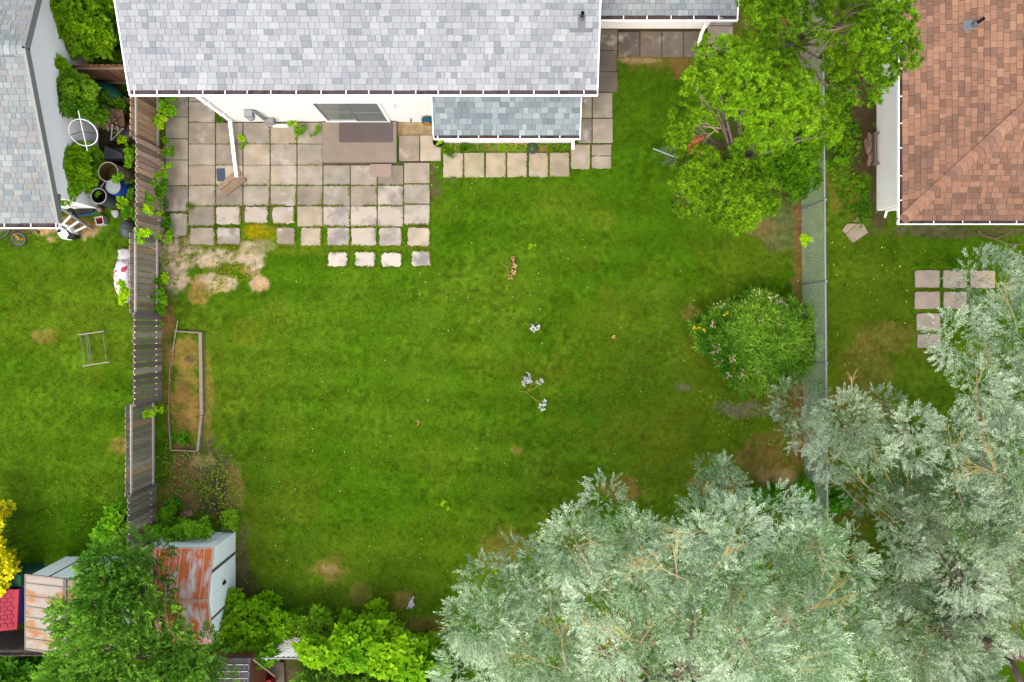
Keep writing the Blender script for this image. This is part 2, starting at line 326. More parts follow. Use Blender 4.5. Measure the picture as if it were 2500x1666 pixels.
def shingle_plane(mb, O, U, V, length, ur, pal, seed, e=.143, wr=(.10, .27), lift=.008):
    rr = random.Random(seed); O = np.array(O, float); U = N3(U); V = N3(V); N = np.cross(U, V)
    if N[2] < 0: N = -N
    p = lambda u, v, w: O + U * u + V * v + N * w
    for r in range(int(length / e) + 1):
        v0 = r * e; v1 = min((r + 1) * e + .02, length); a, b = ur(v0 + e * .5)
        if b - a < .1 or v1 <= v0: continue
        u = a; u2 = a + rr.uniform(.02, wr[1])
        while u < b - .01:
            u2 = min(u2, b)
            if b - u2 < .05: u2 = b
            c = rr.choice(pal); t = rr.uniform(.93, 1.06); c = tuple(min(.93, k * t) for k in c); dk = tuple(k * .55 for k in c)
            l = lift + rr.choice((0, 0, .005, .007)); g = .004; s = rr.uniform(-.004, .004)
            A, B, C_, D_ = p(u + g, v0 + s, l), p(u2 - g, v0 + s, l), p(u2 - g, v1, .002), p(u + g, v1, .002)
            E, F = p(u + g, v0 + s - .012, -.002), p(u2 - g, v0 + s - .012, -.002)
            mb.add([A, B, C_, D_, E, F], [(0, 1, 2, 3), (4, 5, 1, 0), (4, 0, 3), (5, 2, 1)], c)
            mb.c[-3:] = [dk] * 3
            u = u2; u2 = u + rr.uniform(*wr)
def slab_plane(mb, pts, c): mb.add(pts, [tuple(range(len(pts)))], c)
def caps(mb, A, B, nl, nr, w, pal, seed, e=.15):
    """ridge or hip caps from A to B; nl, nr = directions falling away left and right"""
    rr = random.Random(seed); A = np.array(A, float); B = np.array(B, float); L = np.linalg.norm(B - A); d = (B - A) / L
    nl, nr = N3(nl), N3(nr); n = int(L / e)
    for i in range(n):
        a = A + d * i * e; b = A + d * (i * e + e + .03); z0 = np.array((0, 0, .032)); z1 = np.array((0, 0, .016)); c = rr.choice(pal); q_ = rr.uniform(1.02, 1.22); c = tuple(k * q_ for k in c)
        vs = [a + z0 + nl * w, a + z0 + nl * w * .25 + (0, 0, .006), a + z0 + nr * w * .25 + (0, 0, .006), a + z0 + nr * w, b + z1 + nl * w, b + z1 + nl * w * .25 + (0, 0, .006), b + z1 + nr * w * .25 + (0, 0, .006), b + z1 + nr * w,
              a + nl * w, a, a + nr * w]
        mb.add(vs, [(0, 1, 5, 4), (1, 2, 6, 5), (2, 3, 7, 6), (8, 9, 1, 0), (9, 10, 3, 2)], c)
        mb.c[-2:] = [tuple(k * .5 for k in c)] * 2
def gutter(parent, a, b, out, z, w=.135, d=.11, first=.1, step=.62, litter=0, seed=1, name='gutter', endcaps=(1, 1)):
    """a,b: inner edge ends (x,y) at height z; out: outward unit direction"""
    a = np.array((*a, z)); b = np.array((*b, z)); out = np.array((*out, 0.)); L = np.linalg.norm(b - a); dr = (b - a) / L; rr = random.Random(seed)
    g = MB()
    def bb(p, q, ww, hh, m=g, c=(1, 1, 1)): m.beam(p, q, ww, hh, c)
    up = np.array((0, 0, 1.))
    bb(a + out * (w - .008) - up * .045, b + out * (w - .008) - up * .045, .022, .10)      # front lip
    for e, k in ((a, endcaps[0]), (b, endcaps[1])):
        if k: bb(e - up * .045, e + out * w - up * .045, .018, .10)
    t = first
    while t < L - .05:
        q = a + dr * t; bb(q + out * .008 - up * .006, q + out * (w - .02) - up * .006, .02, .006)
        t += step * rr.uniform(.9, 1.06)
    o = g.build(name, M['trim'], parent)
    i = MB(); bb(a + out * .006 - up * .055, b + out * .006 - up * .055, .006, .088, i); bb(a + out * w * .5 - up * .098, b + out * w * .5 - up * .098, w - .02, .008, i)
    i.build('gutter_trough', M['gin'], o)
    if litter:
        l = MB()
        for _ in range(litter):
            q = a + dr * rr.uniform(.25, .5) * L + out * rr.uniform(.02, w - .03) - up * rr.uniform(.06, .085); an = rr.uniform(0, 6.28); s = rr.uniform(.012, .022)
            dx = np.array((math.cos(an), math.sin(an), 0)) * s; dy = np.array((-math.sin(an), math.cos(an), .3)) * s * .5
            l.add([q - dx, q + dy, q + dx, q - dy], [(0, 1, 2, 3)], lin(*rr.choice(((150, 88, 60), (120, 66, 46), (170, 110, 70)))))
        tag(l.build('leaf_litter', M['attr'], o), kind='stuff')
    return o
# ------------------------------------------------------------ main house
house = thing('house', 'white stucco house with pale grey shingles and a sliding patio door above the patio', 'house', (-3, 7, 0))
WY = 5.88                                                     # garden wall plane
sl_ = .37
EY, EH = 5.84, 3.3
w = MB()
w.box((-8.04, WY, 0), (1.72, 14.2, 3.16)); w.build('wall', M['stucco'], house)
for xx in (-8.04, 1.72):
    g = MB(); g.add([(xx, WY + .01, 3.16), (xx, 14.19, 3.16), (xx, 10.04, 4.7)], [(0, 1, 2)]); g.build('gable', M['stucco'], house)
w = MB(); w.box((-1.94, 5.27, 0), (1.68, WY - .002, 2.18)); w.build('extension_wall', M['stucco'], house)
w = MB(); w.box((1.722, 8.56, 0), (5.59, 13.6, 2.58)); w.add([(5.59, 8.57, 2.58), (5.59, 13.59, 2.58), (5.59, 11.1, 3.55)], [(0, 1, 2)]); w.build('wing_wall', M['cream'], house)
def gable_roof(parent, x0, x1, ey, eh, ry, slope, pal, seed, th=.12, name='roof', back=True):
    m = MB(); rz = eh + (ry - ey) * slope; L = math.hypot(ry - ey, rz - eh); V = (0, ry - ey, rz - eh)
    dk = tuple(k * .5 for k in pal[0])
    by = 2 * ry - ey
    # solid deck
    m.add([(x0, ey, eh - .005), (x1, ey, eh - .005), (x1, ry, rz - .005), (x0, ry, rz - .005), (x0, ey, eh - th), (x1, ey, eh - th), (x1, ry, rz - th), (x0, ry, rz - th)],
          [(0, 1, 2, 3), (7, 6, 5, 4), (4, 5, 1, 0)], dk)
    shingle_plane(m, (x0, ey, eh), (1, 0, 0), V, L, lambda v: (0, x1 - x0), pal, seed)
    if back:
        m.add([(x0, by, eh - .005), (x1, by, eh - .005), (x1, ry, rz - .005), (x0, ry, rz - .005), (x0, by, eh - th), (x1, by, eh - th), (x1, ry, rz - th), (x0, ry, rz - th)],
              [(3, 2, 1, 0), (4, 5, 6, 7), (0, 1, 5, 4)], pal[1])
        caps(m, (x0, ry, rz), (x1, ry, rz), (0, 1, -slope), (0, -1, -slope), .15, pal, seed + 5)
    o = m.build(name, M['shingle'], parent)
    return o, rz, by
def rakes(parent, x, out, ey, eh, ry, rz, by, m_, wdt=.03, dp=.16, lift=.02, name='rake_trim'):
    t = MB(); xo = x + out * (wdt / 2 + .001)
    t.beam((xo, ey, eh - dp / 2 + lift), (xo, ry, rz - dp / 2 + lift), wdt, dp); 
    if by: t.beam((xo, by, eh - dp / 2 + lift), (xo, ry, rz - dp / 2 + lift), wdt, dp)
    return t.build(name, m_, parent)
x0, x1 = P(316, 0, EH)[0], P(1457, 0, EH)[0]
rf, rz, by = gable_roof(house, x0, x1, EY, EH, 10.04, sl_, PAL_MAIN, 3)
rakes(house, x0, -1, EY, EH, 10.04, rz, by, M['trim']); rakes(house, x1, 1, EY, EH, 10.04, rz, by, M['trim'])
gutter(house, (x0, EY), (x1 + .02, EY), (0, -1), EH + .01, first=.12, step=.6, seed=4)
sf = MB(); sf.box((x0 + .05, EY + .02, EH - .2), (-8.05, 14.1, EH - .17)); sf.build('soffit', M['trim'], house)
# plumbing vent on the main roof
def roof_vent(parent, px, py, eave, slope, axis, flash, pal):
    # find height where the view ray meets the roof plane
    h = 3.5
    for _ in range(20):
        X, Y, _z = P(px, py, h); h = eave[1] + ((Y if axis == 'y' else X) - eave[0]) * slope
    X, Y, _z = P(px, py, h)
    f = MB(); (fx, fy) = flash
    dz = lambda x, y: h + (((y - Y) if axis == 'y' else (x - X)) * slope) + .022
    for (a, b, c, d) in ((-fx, -fy, fx, fy),):
        f.add([(X + a, Y + b, dz(X + a, Y + b)), (X + c, Y + b, dz(X + c, Y + b)), (X + c, Y + d, dz(X + c, Y + d)), (X + a, Y + d, dz(X + a, Y + d))], [(0, 1, 2, 3)])
    if axis == 'y': f.add([(X - .09, Y, dz(X, Y) + .004), (X + .09, Y, dz(X, Y) + .004), (X + .09, Y + .33, dz(X, Y + .33) + .004), (X - .09, Y + .33, dz(X, Y + .33) + .004)], [(0, 1, 2, 3)]); Y += .26
    else: X += .12
    h = dz(X, Y)
    o = f.build('vent_flashing', M['flash'], parent)
    b = MB(); b.lathe([(.09, -.05), (.085, .02), (.06, .14), (.055, .18)], X, Y, 16, z0=h); b.build('vent_collar', M['flash'], o, True)
    b = MB(); b.lathe([(.042, 0), (.042, .42), (.034, .42), (.034, .12)], X, Y, 16, z0=h); b.build('vent_pipe', M['black'], o, False)
roof_vent(house, 1419, 75, (EY, EH), sl_, 'y', (.28, .045), None)
# extension roof
e0, e1 = P(1059, 0, 2.25)[0], P(1415, 0, 2.25)[0]; xey = P(0, 331, 2.22)[1]
m = MB(); ez = 2.25; sl2 = .52; rl = math.hypot(WY - xey, (WY - xey) * sl2); th = .1
tz = ez + (WY - xey) * sl2
m.add([(e0, xey, ez - .005), (e1, xey, ez - .005), (e1, WY, tz - .005), (e0, WY, tz - .005), (e0, xey, ez - th), (e1, xey, ez - th), (e1, WY, tz - th), (e0, WY, tz - th)],
      [(0, 1, 2, 3), (7, 6, 5, 4), (4, 5, 1, 0), (1, 5, 6, 2), (4, 0, 3, 7)], lin(100, 106, 108))
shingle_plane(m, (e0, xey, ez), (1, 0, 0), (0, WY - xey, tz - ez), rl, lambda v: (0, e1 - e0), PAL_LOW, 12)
m.build('extension_roof', M['shingle'], house)
for xx in (e0 - .012, e1 + .012): t = MB(); t.beam((xx, xey, ez - .05), (xx, WY - .01, tz - .05), .02, .12); t.build('extension_trim', M['trim'], house)
gutter(house, (e0, xey), (e1 + .02, xey), (0, -1), 2.24, w=.105, first=.1, step=.55, litter=260, seed=9)
for xx in (-1.94, 1.68): g = MB(); g.add([(xx, 5.28, 2.17), (xx, WY - .01, 2.17), (xx, WY - .01, 2.6)], [(0, 1, 2)]); g.build('extension_gable', M['stucco'], house)
# wing roof
wy = P(0, 38, 2.6)[1]; wx1 = P(1799, 0, 2.6)[0]
_, wrz, wby = gable_roof(house, x1 - .35, wx1, wy, 2.6, 11.1, .3, PAL_LOW[:1] + [tuple(q * .9 for q in lin(*c)) for c in ((190, 198, 200), (198, 206, 208), (182, 190, 194), (174, 182, 188))], 31, name='wing_roof')
rakes(house, wx1, 1, wy, 2.6, 11.1, wrz, wby, M['trim'])
gutter(house, (x1 + .04, wy), (wx1 + .02, wy), (0, -1), 2.61, first=.1, step=.62, litter=120, seed=10)
sf = MB(); sf.box((x1 + .05, wy + .01, 2.42), (wx1 - .02, 8.55, 2.44)); sf.build('wing_soffit', M['trim'], house)
# wing window
wf = MB(); wx = P(1521, 0, .9)[0]
for (a, b) in (((1.75, 8.525, .75), (wx, 8.56, .82)), ((1.75, 8.525, 1.9), (wx, 8.56, 1.97)), ((1.75, 8.525, .82), (1.82, 8.56, 1.9)), ((wx - .07, 8.525, .82), (wx, 8.56, 1.9))): wf.box(a, b)
wo = wf.build('window', M['trim'], house)
wg = MB(); wg.box((1.82, 8.545, .82), (wx - .07, 8.557, 1.9)); wg.build('window_glass', M['alu'], wo)
# patio door: outer frame, two sliding panels with a cross bar each
dx0, dx1, dz0, dz1 = P(797, 0, .18)[0], P(953, 0, .18)[0], .17, 2.2
def framebox(m, x0, x1, z0, z1, y0, y1, t, c=(1, 1, 1)):
    m.box((x0, y0, z0), (x1, y1, z0 + t), c); m.box((x0, y0, z1 - t), (x1, y1, z1), c)
    m.box((x0, y0, z0 + t), (x0 + t, y1, z1 - t), c); m.box((x1 - t, y0, z0 + t), (x1, y1, z1 - t), c)
m = MB(); framebox(m, dx0, dx1, dz0, dz1, WY - .05, WY, .06); pd = m.build('patio_door', M['trim'], house)
mid = (dx0 + dx1) / 2
for (a, b, yo) in ((dx0 + .06, mid + .03, .0), (mid - .02, dx1 - .06, -.018)):
    m = MB(); framebox(m, a, b, dz0 + .06, dz1 - .06, WY - .03 + yo, WY - .012 + yo, .045); m.box((a + .045, WY - .03 + yo, 1.13), (b - .045, WY - .014 + yo, 1.17))
    m.build('sliding_panel', M['alu'], pd)
    m = MB(); m.box((a + .045, WY - .02 + yo, dz0 + .105), (b - .045, WY - .016 + yo, dz1 - .105)); m.build('glass', M['glass'], pd)
# main downspout: drops down the wall corner then runs out over the patio
def dbeam(m, p, q, w=.085, h=.065): m.beam(p, q, w, h)
m = MB(); cx, cy = -7.97, WY - .045
m.beam((cx, EY - .1, 3.2), (cx, cy, 3.0), .08, .06, up=(0, 1, 0)); m.beam((cx, cy, 3.02), (cx, cy, .32), .08, .06, up=(0, 1, 0))
a = P(561, 300, .3); b = P(578, 433, .1)
m.beam((cx, cy, .34), (a[0], a[1], .27), .085, .065); m.beam((a[0], a[1] + .03, .28), b, .09, .07)
for z in (1.0, 2.1): m.box((cx - .06, cy - .036, z), (cx + .06, cy + .044, z + .025))
m.build('downspout', M['trim'], house)
m = MB(); X, Y, _ = P(1402, 350, 0)   # extension downspout elbows
m.beam((1.73, 4.99, 2.12), (1.73, 5.2, 1.9), .07, .06); m.beam((1.72, 5.235, 1.92), (1.72, 5.235, .35), .07, .06, up=(0, 1, 0)); m.beam((1.72, 5.235, .36), (1.74, 5.08, .14), .075, .06)
m.build('downspout', M['trim'], house)
m = MB(); a = P(1722, 50, 2.3)
m.beam((5.35, wy - .05, 2.5), (5.45, 8.5, 2.1), .08, .07); m.beam((5.45, 8.52, 2.12), (5.45, 8.52, .42), .08, .07, up=(0, 1, 0)); m.beam((5.45, 8.5, .42), (5.36, 8.3, .3), .085, .075); m.beam((5.37, 8.31, .31), (5.3, 7.98, .12), .09, .075)
m.build('downspout', M['gtrim'] if 0 else M['cream'], house)
# wall lamp, tap
m = MB(); a = P(956, 258, 1.9); m.box((a[0] - .05, WY - .03, 1.8), (a[0] + .05, WY, 1.95)); m.box((a[0] - .045, WY - .14, 1.76), (a[0] + .045, WY - .03, 1.87)); lo = m.build('wall_lamp', M['trim'], house)
m = MB(); m.tube([(a[0], WY - .1, 1.76), (a[0], WY - .1, 1.73)], .03, 10); m.build('lens', M['black'], lo)
m = MB(); a = P(1004, 289, .35); m.tube([(a[0], WY, .4), (a[0], WY - .09, .4), (a[0], WY - .11, .33)], .014, 8); m.tube([(a[0] - .03, WY - .07, .44), (a[0] + .03, WY - .07, .44)], .01, 6); m.build('tap', M['dark'], house)
# gas meter on the wall
a = P(596, 288, .7); X = -7.0
gm = thing('gas_meter', 'grey gas meter with slanting pipe fixed to the white wall beside the long downspout', 'gas meter', (X, WY - .1, .1))
m = MB(); m.lathe([(.09, 0), (.11, .03), (.11, .13), (.09, .16)], X - .14, WY - .14, 18, z0=1.05); m.box((X - .24, WY - .2, 1.2), (X - .02, WY - .02, 1.42)); m.build('regulator', M['metal'], gm)
m = MB(); m.tube([(X - .02, WY - .07, 1.4), (X + .04, WY - .07, 1.3), (X + .04, WY - .07, .06)], .03, 10); m.tube([(X + .04, WY - .07, 1.15), (X + .1, WY - .07, 1.05), (X + .1, WY - .07, .5)], .018, 8); m.build('pipe', M['metal'], gm)
m = MB(); m.box((X + .06, WY - .16, .28), (X + .3, WY - .005, .55)); m.lathe([(.07, 0), (.07, .04)], X + .18, WY - .17, 16, z0=.36); m.build('meter_box', M['gtrim'], gm)
# hose on the wall
X = P(1043, 0, .6)[0]
hs = thing('garden_hose', 'coiled teal garden hose hanging on an orange reel beside the small roof extension', 'hose', (X, WY - .1, .3))
m = MB()
for k in range(5): m.torus((X, WY - .05 - .03 * k, .62), .13 + .012 * (k % 3), .017, (0, 1, .06), 28, 6)
m.build('coil', mat('teal_hose', lin(16, 112, 142), .5, .1), hs)
m = MB(); m.tube([(X, WY - .01, .62), (X, WY - .2, .62)], .1, 18); m.box((X - .12, WY - .2, .36), (X + .12, WY - .02, .44)); m.build('reel', mat('orange_plastic', lin(206, 130, 60), .5, .1), hs)
# concrete step, door mat, paving bits
def poly(pts, h=0): return [P(x, y, h)[:2] for x, y in pts]
def single(name, label, cat, m, mt, group=None, smooth=False):
    o = m.build(name, mt, None, smooth); return tag(o, label, cat, group)
m = MB(); m.prism(poly([(787, 297), (787, 396), (968, 396), (968, 297)], .16)[::-1], 0, .16, bev=.008)
single('concrete_step', 'wide low concrete landing below the sliding patio door', 'step', m, M['concrete'])
m = MB(); q = poly([(828, 298), (828, 345), (830, 348), (956, 348), (959, 345), (959, 298)], .16)[::-1]; m.prism(q, .161, .18, bev=.006)
single('door_mat', 'brown rubber door mat on the concrete step', 'door mat', m, M['mat'])
m = MB(); m.prism(poly([(905, 402), (905, 433), (957, 433), (957, 402)])[::-1], .045, .085, bev=.004)
single('stepping_block', 'small pinkish paving block lying on the slabs in front of the concrete step', 'paving block', m, mat('pink_block', lin(178, 158, 146), .95, .12, 4, fine=.1))
m = MB(); m.prism(poly([(530, 413), (550, 412), (551, 419), (551, 440), (548, 444), (531, 443)])[::-1], .045, .055)
single('slate_sheet', 'small dark blue sheet lying on the patio beside the splash board', 'sheet', m, mat('blue_slate', lin(76, 90, 108), .8, .1, 5, fine=.08))
m = MB()
for (pts, z) in ((([(583, 415), (535, 455), (541, 466), (591, 426)]), .12), (([(591, 426), (541, 466), (553, 479), (602, 441)]), .06)):
    m.prism(poly(pts), .045, z, lin(170, 148, 124))
m.prism(poly([(599, 437), (551, 474), (555, 480), (604, 443)]), .03, .13, lin(156, 134, 112))
single('splash_board', 'weathered wooden board turned askew under the end of the downspout', 'board', m, M['woodv'])
m = MB(); m.prism(poly([(668, 305), (706, 306), (706, 312), (668, 312)])[::-1], .04, .09)
single('wall_block', 'white painted brick lying against the wall in the weeds', 'brick', m, M['trim'])
# ------------------------------------------------------------ patio slabs
ROWSY = [(300, 351), (352.5, 403), (404, 452), (453.5, 502.5), (504, 553), (555.5, 598)]
CX = [459.5, 526, 593, 659.5, 725, 788.5, 855, 921, 985.5, 1050]
slabs = []     # (x0,y0,x1,y1, wobble, pale, label)
ordn = ['first', 'second', 'third', 'fourth', 'fifth', 'sixth', 'seventh', 'eighth', 'ninth', 'tenth']
rowd = ['top full row of the patio', 'second row of the patio', 'third row of the patio', 'fourth row of the patio', 'fifth row of the patio', 'ragged grassy row of the patio']
for r, (a, b) in enumerate(ROWSY):
    for c in range(9):
        x0_, x1_ = CX[c] + 1.2, CX[c + 1] - 1.2
        if r <= 1 and c >= 5: continue
        if r == 5 and c == 2: continue
        if c == 8: a2, b2 = {2: (398, 447.5), 3: (450.5, 497.5), 4: (500, 549), 5: (555, 602)}[r]
        elif r == 5 and c >= 4: a2, b2 = a, 600
        else: a2, b2 = a, b
        wob = 0
        if r == 5: wob = 2.2; x0_ += [3, 2, 0, 14, 8, 9, 1, 3, 8][c]; x1_ -= [1, 6, 0, 4, 3, 1, 1, 4, 0][c]
        if r == 4 and c in (1, 2, 3): wob = 2.5; b2 -= (4, 8, 6)[c - 1]; x1_ -= 5; x0_ += (0, 3, 4)[c - 1]
        pale = (r, c) in ((3, 7), (4, 5), (4, 6), (4, 7), (4, 8), (5, 5), (5, 6), (5, 7), (4, 1), (4, 2), (3, 7))
        slabs.append((x0_, a2, x1_, b2, wob, pale, 'concrete patio slab, %s from the fence side in the %s' % (ordn[c + 1], rowd[r])))
for k, (a, b) in enumerate([(228, 285), (286.5, 338), (340, 390), (391.5, 453), (454.5, 518), (520, 578)]):
    slabs.append((404 if k < 5 else 412, a, 458.5, b, 0 if k < 5 else 3, False, 'concrete patio slab against the wooden fence, %s down from the eaves' % ordn[k]))
slabs += [(461, 228, 524.5, 247.5, 0, 0, 'concrete slab half under the eaves beside the main downspout'), (461, 249.5, 524.5, 299, 0, 0, 'mossy tan slab left of the long downspout below the eaves')]
for k, (a, b, c, d_, pl) in enumerate([(800, 616, 848, 652, 1), (866, 615, 916, 652, 1), (930, 617, 980, 652, 1), (1004, 613, 1051, 651, 1)]):
    slabs.append((a, b, c, d_, 3.2, 2, 'bleached white slab set alone in the lawn, %s from the left of four' % ordn[k]))
slabs += [(974, 331, 1023.5, 393, 0, 0, 'tan slab immediately right of the concrete step'), (1026, 331, 1076, 393, 0, 0, 'tan slab between the concrete step and the black planter')]
for k, (a, b) in enumerate([(1082, 1131), (1133, 1182.5), (1186, 1235), (1238, 1287), (1291, 1338), (1342, 1390)]):
    slabs.append((a, 373, b, 434 - .4 * k, 1.0, 0, 'olive grey slab in the path below the roof extension, %s from the left' % ordn[k]))
slabs += [(1394, 353, 1441, 413, 1.5, 0, 'slab at the corner where the path turns up beside the extension'), (1445, 353, 1493, 380, 1, 0, 'upper half of the cracked slab at the outer path corner'), (1445, 381.5, 1493, 412, 1.5, 0, 'lower half of the cracked slab at the outer path corner'),
          (1447, 290, 1496, 349, 0, 0, 'slab beside the lawn, second up from the path corner'), (1412, 290, 1444.5, 349, 0, 0, 'narrow slab against the extension, second up from the path corner'),
          (1447, 227, 1495, 287.5, 0, 0, 'slab beside the lawn level with the main eaves'), (1412, 227, 1444.5, 287.5, 0, 0, 'narrow dirty slab in the nook under the white bag'),
          (1452, 176, 1508, 224, 0, 0, 'dark slab beside the roof edge, lowest of the three tinted for shade'), (1452, 124, 1505, 174.5, 0, 0, 'dark slab beside the roof edge, middle of the three tinted for shade'), (1452, 72, 1507, 122.5, 0, 0, 'dark slab beside the roof edge, topmost of the three tinted for shade')]
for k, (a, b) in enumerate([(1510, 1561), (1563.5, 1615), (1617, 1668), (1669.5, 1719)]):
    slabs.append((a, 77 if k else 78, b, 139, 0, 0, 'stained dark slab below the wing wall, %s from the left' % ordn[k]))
slabs += [(1728, 20, 1789, 62, 0, 0, 'slab just right of the wing gutter corner'), (1728, 64, 1789, 111, 0, 0, 'slab right of the wing downspout beside the pine'), (1728, 113, 1789, 164, 0, 0, 'slab partly hidden under the pine branches')]
for (a, b, c, d_, lb) in ((2234, 660, 2295, 703, 'top left'), (2303, 660, 2361, 704, 'top middle'), (2369, 660, 2430, 704, 'top right, half under the willow'), (2233, 712, 2295, 755, 'second row left'), (2304, 712, 2361, 755, 'second row right'), (2238, 765, 2296, 808, 'third row'), (2240, 816, 2298, 850, 'lowest')):
    slabs.append((a, b, c, d_, 1.5, 0, 'neighbour patio slab beside the right willow, ' + lb))
def wobpoly(x0_, y0_, x1_, y1_, wob, seed, cr=1.5):
    rr = random.Random(seed); n = 7 if wob else 1; pts = []
    cor = [(x0_, y0_), (x1_, y0_), (x1_, y1_), (x0_, y1_)]
    for i in range(4):
        (ax, ay), (bx, by_) = cor[i], cor[(i + 1) % 4]; L = math.hypot(bx - ax, by_ - ay); k = max(cr, wob * 1.7) / L
        for j in range(n + 1):
            t = k + (1 - 2 * k) * j / n; o_ = rr.uniform(-wob, wob * .4) if wob else 0
            nxv, nyv = (by_ - ay) / L, -(bx - ax) / L
            pts.append((ax + (bx - ax) * t + nxv * o_, ay + (by_ - ay) * t + nyv * o_))
    return pts
rs = random.Random(11); nsl = 0
for i, (a, b, c, d_, wob, pale, lb) in enumerate(slabs):
    if pale == 2: col = lin(226, 222, 214)
    elif pale: col = lin(206, 198, 188)
    elif 'dark slab' in lb: col = lin(*rs.choice(((134, 124, 116), (122, 114, 108), (140, 132, 122))))  # shade beside the main house and wing is put into these slab colours
    elif 'olive' in lb: col = lin(*rs.choice(((190, 180, 160), (184, 178, 152), (178, 168, 150))))
    elif 'neighbour' in lb: col = lin(188, 176, 164)
    else: col = lin(*rs.choice(((176, 168, 156), (170, 164, 152), (180, 170, 154), (164, 158, 150), (184, 174, 158), (172, 162, 148), (150, 143, 134), (158, 150, 138), (196, 186, 170))))
    t = rs.uniform(.93, 1.05); col = tuple(k * t for k in col)
    m = MB(); h = .045 + rs.uniform(-.004, .006)
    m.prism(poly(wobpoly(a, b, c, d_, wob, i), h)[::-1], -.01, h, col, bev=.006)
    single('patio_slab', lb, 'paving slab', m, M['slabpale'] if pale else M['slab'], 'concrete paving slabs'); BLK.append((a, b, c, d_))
m = MB(); m.prism(poly([(2056, 563), (2068, 547), (2093, 546), (2066, 571)], .05), 0, .05, lin(180, 170, 150)); m.prism(poly([(2066, 573), (2094, 547), (2106, 546), (2120, 568), (2083, 593)], .06), 0, .06, lin(184, 174, 158)); m.prism(poly([(2082, 541), (2093, 530), (2103, 543)], .05), 0, .05, lin(170, 166, 146))
single('broken_slab', 'broken concrete slab in three pieces near the chain link fence', 'paving slab', m, M['slab'])
# ------------------------------------------------------------ wooden fence
fence = thing('wooden_fence', 'long weathered brown picket fence running down the left side of the yard', 'fence', (-10.1, 1, 0))
FH = 1.79
secs = [(8.6, 7.5, -10.13, 'W', 0), (7.5, 5.06, -10.13, 'W', 0), (5.06, 2.53, -9.99, 'E', 1), (2.53, .34, -10.15, 'W', 2), (.34, -2.09, -10.05, 'E', 3), (-2.09, -4.53, -10.26, 'W', 4), (-4.53, -7.2, -10.20, 'E', 5)]
rf_ = random.Random(5)
def picket(m, x, y0, y1, h, c, t=.018, lean=0):
    k = (y1 - y0) * .28
    pr = [(y0, 0), (y1, 0), (y1, h - k), (y1 - k * .45, h - k * .3), (y1 - k, h), (y0 + k, h), (y0 + k * .45, h - k * .3), (y0, h - k)]
    n = len(pr); vs = [(x - t / 2 - lean * z / h, y, z) for y, z in pr] + [(x + t / 2 - lean * z / h, y, z) for y, z in pr]
    m.add(vs, [tuple(range(n - 1, -1, -1)), tuple(range(n, 2 * n))] + [(i, (i + 1) % n, (i + 1) % n + n, i + n) for i in range(n)], c)
for (ya, yb, x, side, k) in secs:
    m = MB(); n = int(round((ya - yb) / (.163 if k != 3 else .158))); w_ = (ya - yb) / n; gap = .026 if k != 3 else .036
    for i in range(n):
        y1 = ya - i * w_ - gap / 2; y0 = y1 - w_ + gap
        base = {0: (164, 130, 104), 1: (150, 126, 110), 2: (134, 120, 108), 3: (130, 118, 107), 4: (140, 127, 114), 5: (152, 136, 120)}[k]
        if rf_.random() < .07: base = (160, 128, 104)
        t = rf_.uniform(.74, 1.18); picket(m, x + rf_.uniform(-.004, .004), y0, y1, FH + rf_.uniform(-.02, .02), lin(*[min(255, v * t) for v in base]))
    m.build('picket_panel', M['wood'], fence)
    rx = x + (.05 if side == 'W' else -.05)
    rc = lin(176, 166, 152)
    for z in (1.56, .22):
        m = MB(); m.box((rx - .02, yb, z - .045), (rx + .02, ya, z + .045), rc); m.build('rail', M['wood'], fence)
    m = MB(); m.box((rx - .045, yb - .045, 0), (rx + .045, yb + .045, 1.66), lin(150, 140, 130)); m.build('post', M['woodv'], fence)
cf = thing('cross_fence', 'short wooden fence between the two houses behind the green sled', 'fence', (-10.9, 6.92, 0))
m = MB(); x = -11.85
while x < -10.2:
    k = .14 * .28; y = 6.95; y0, y1 = x, x + .135; h = FH
    pr = [(y0, 0), (y1, 0), (y1, h - k), (y1 - k, h), (y0 + k, h), (y0, h - k)]; n = len(pr); t = rf_.uniform(.85, 1.1)
    m.add([(a, y + .01, b) for a, b in pr] + [(a, y - .01, b) for a, b in pr], [tuple(range(n)), tuple(range(2 * n - 1, n - 1, -1))] + [((i + 1) % n, i, i + n, (i + 1) % n + n) for i in range(n)], lin(*[v * t for v in (160, 118, 90)]))
    x += .15
m.build('picket_panel', M['woodv'], cf)
for z in (1.56, .25):
    m = MB(); m.box((-11.85, 6.9, z - .045), (-10.2, 6.938, z + .045), lin(176, 158, 130)); m.build('rail', M['woodv'], cf)
bf = thing('back_fence', 'old wooden fence behind the rust spotted shed at the bottom left', 'fence', (-13, -8.7, 0))
m = MB(); x = -16.5
while x < -9.9:
    t = rf_.uniform(.8, 1.1); m.box((x, -8.74, 0), (x + .135, -8.72, FH + rf_.uniform(-.02, .02)), lin(*[v * t for v in (120, 106, 96)])); x += .15
m.build('picket_panel', M['woodv'], bf)
m = MB(); m.box((-16.5, -8.717, 1.5), (-9.9, -8.68, 1.6), lin(150, 140, 128)); m.build('rail', M['woodv'], bf)
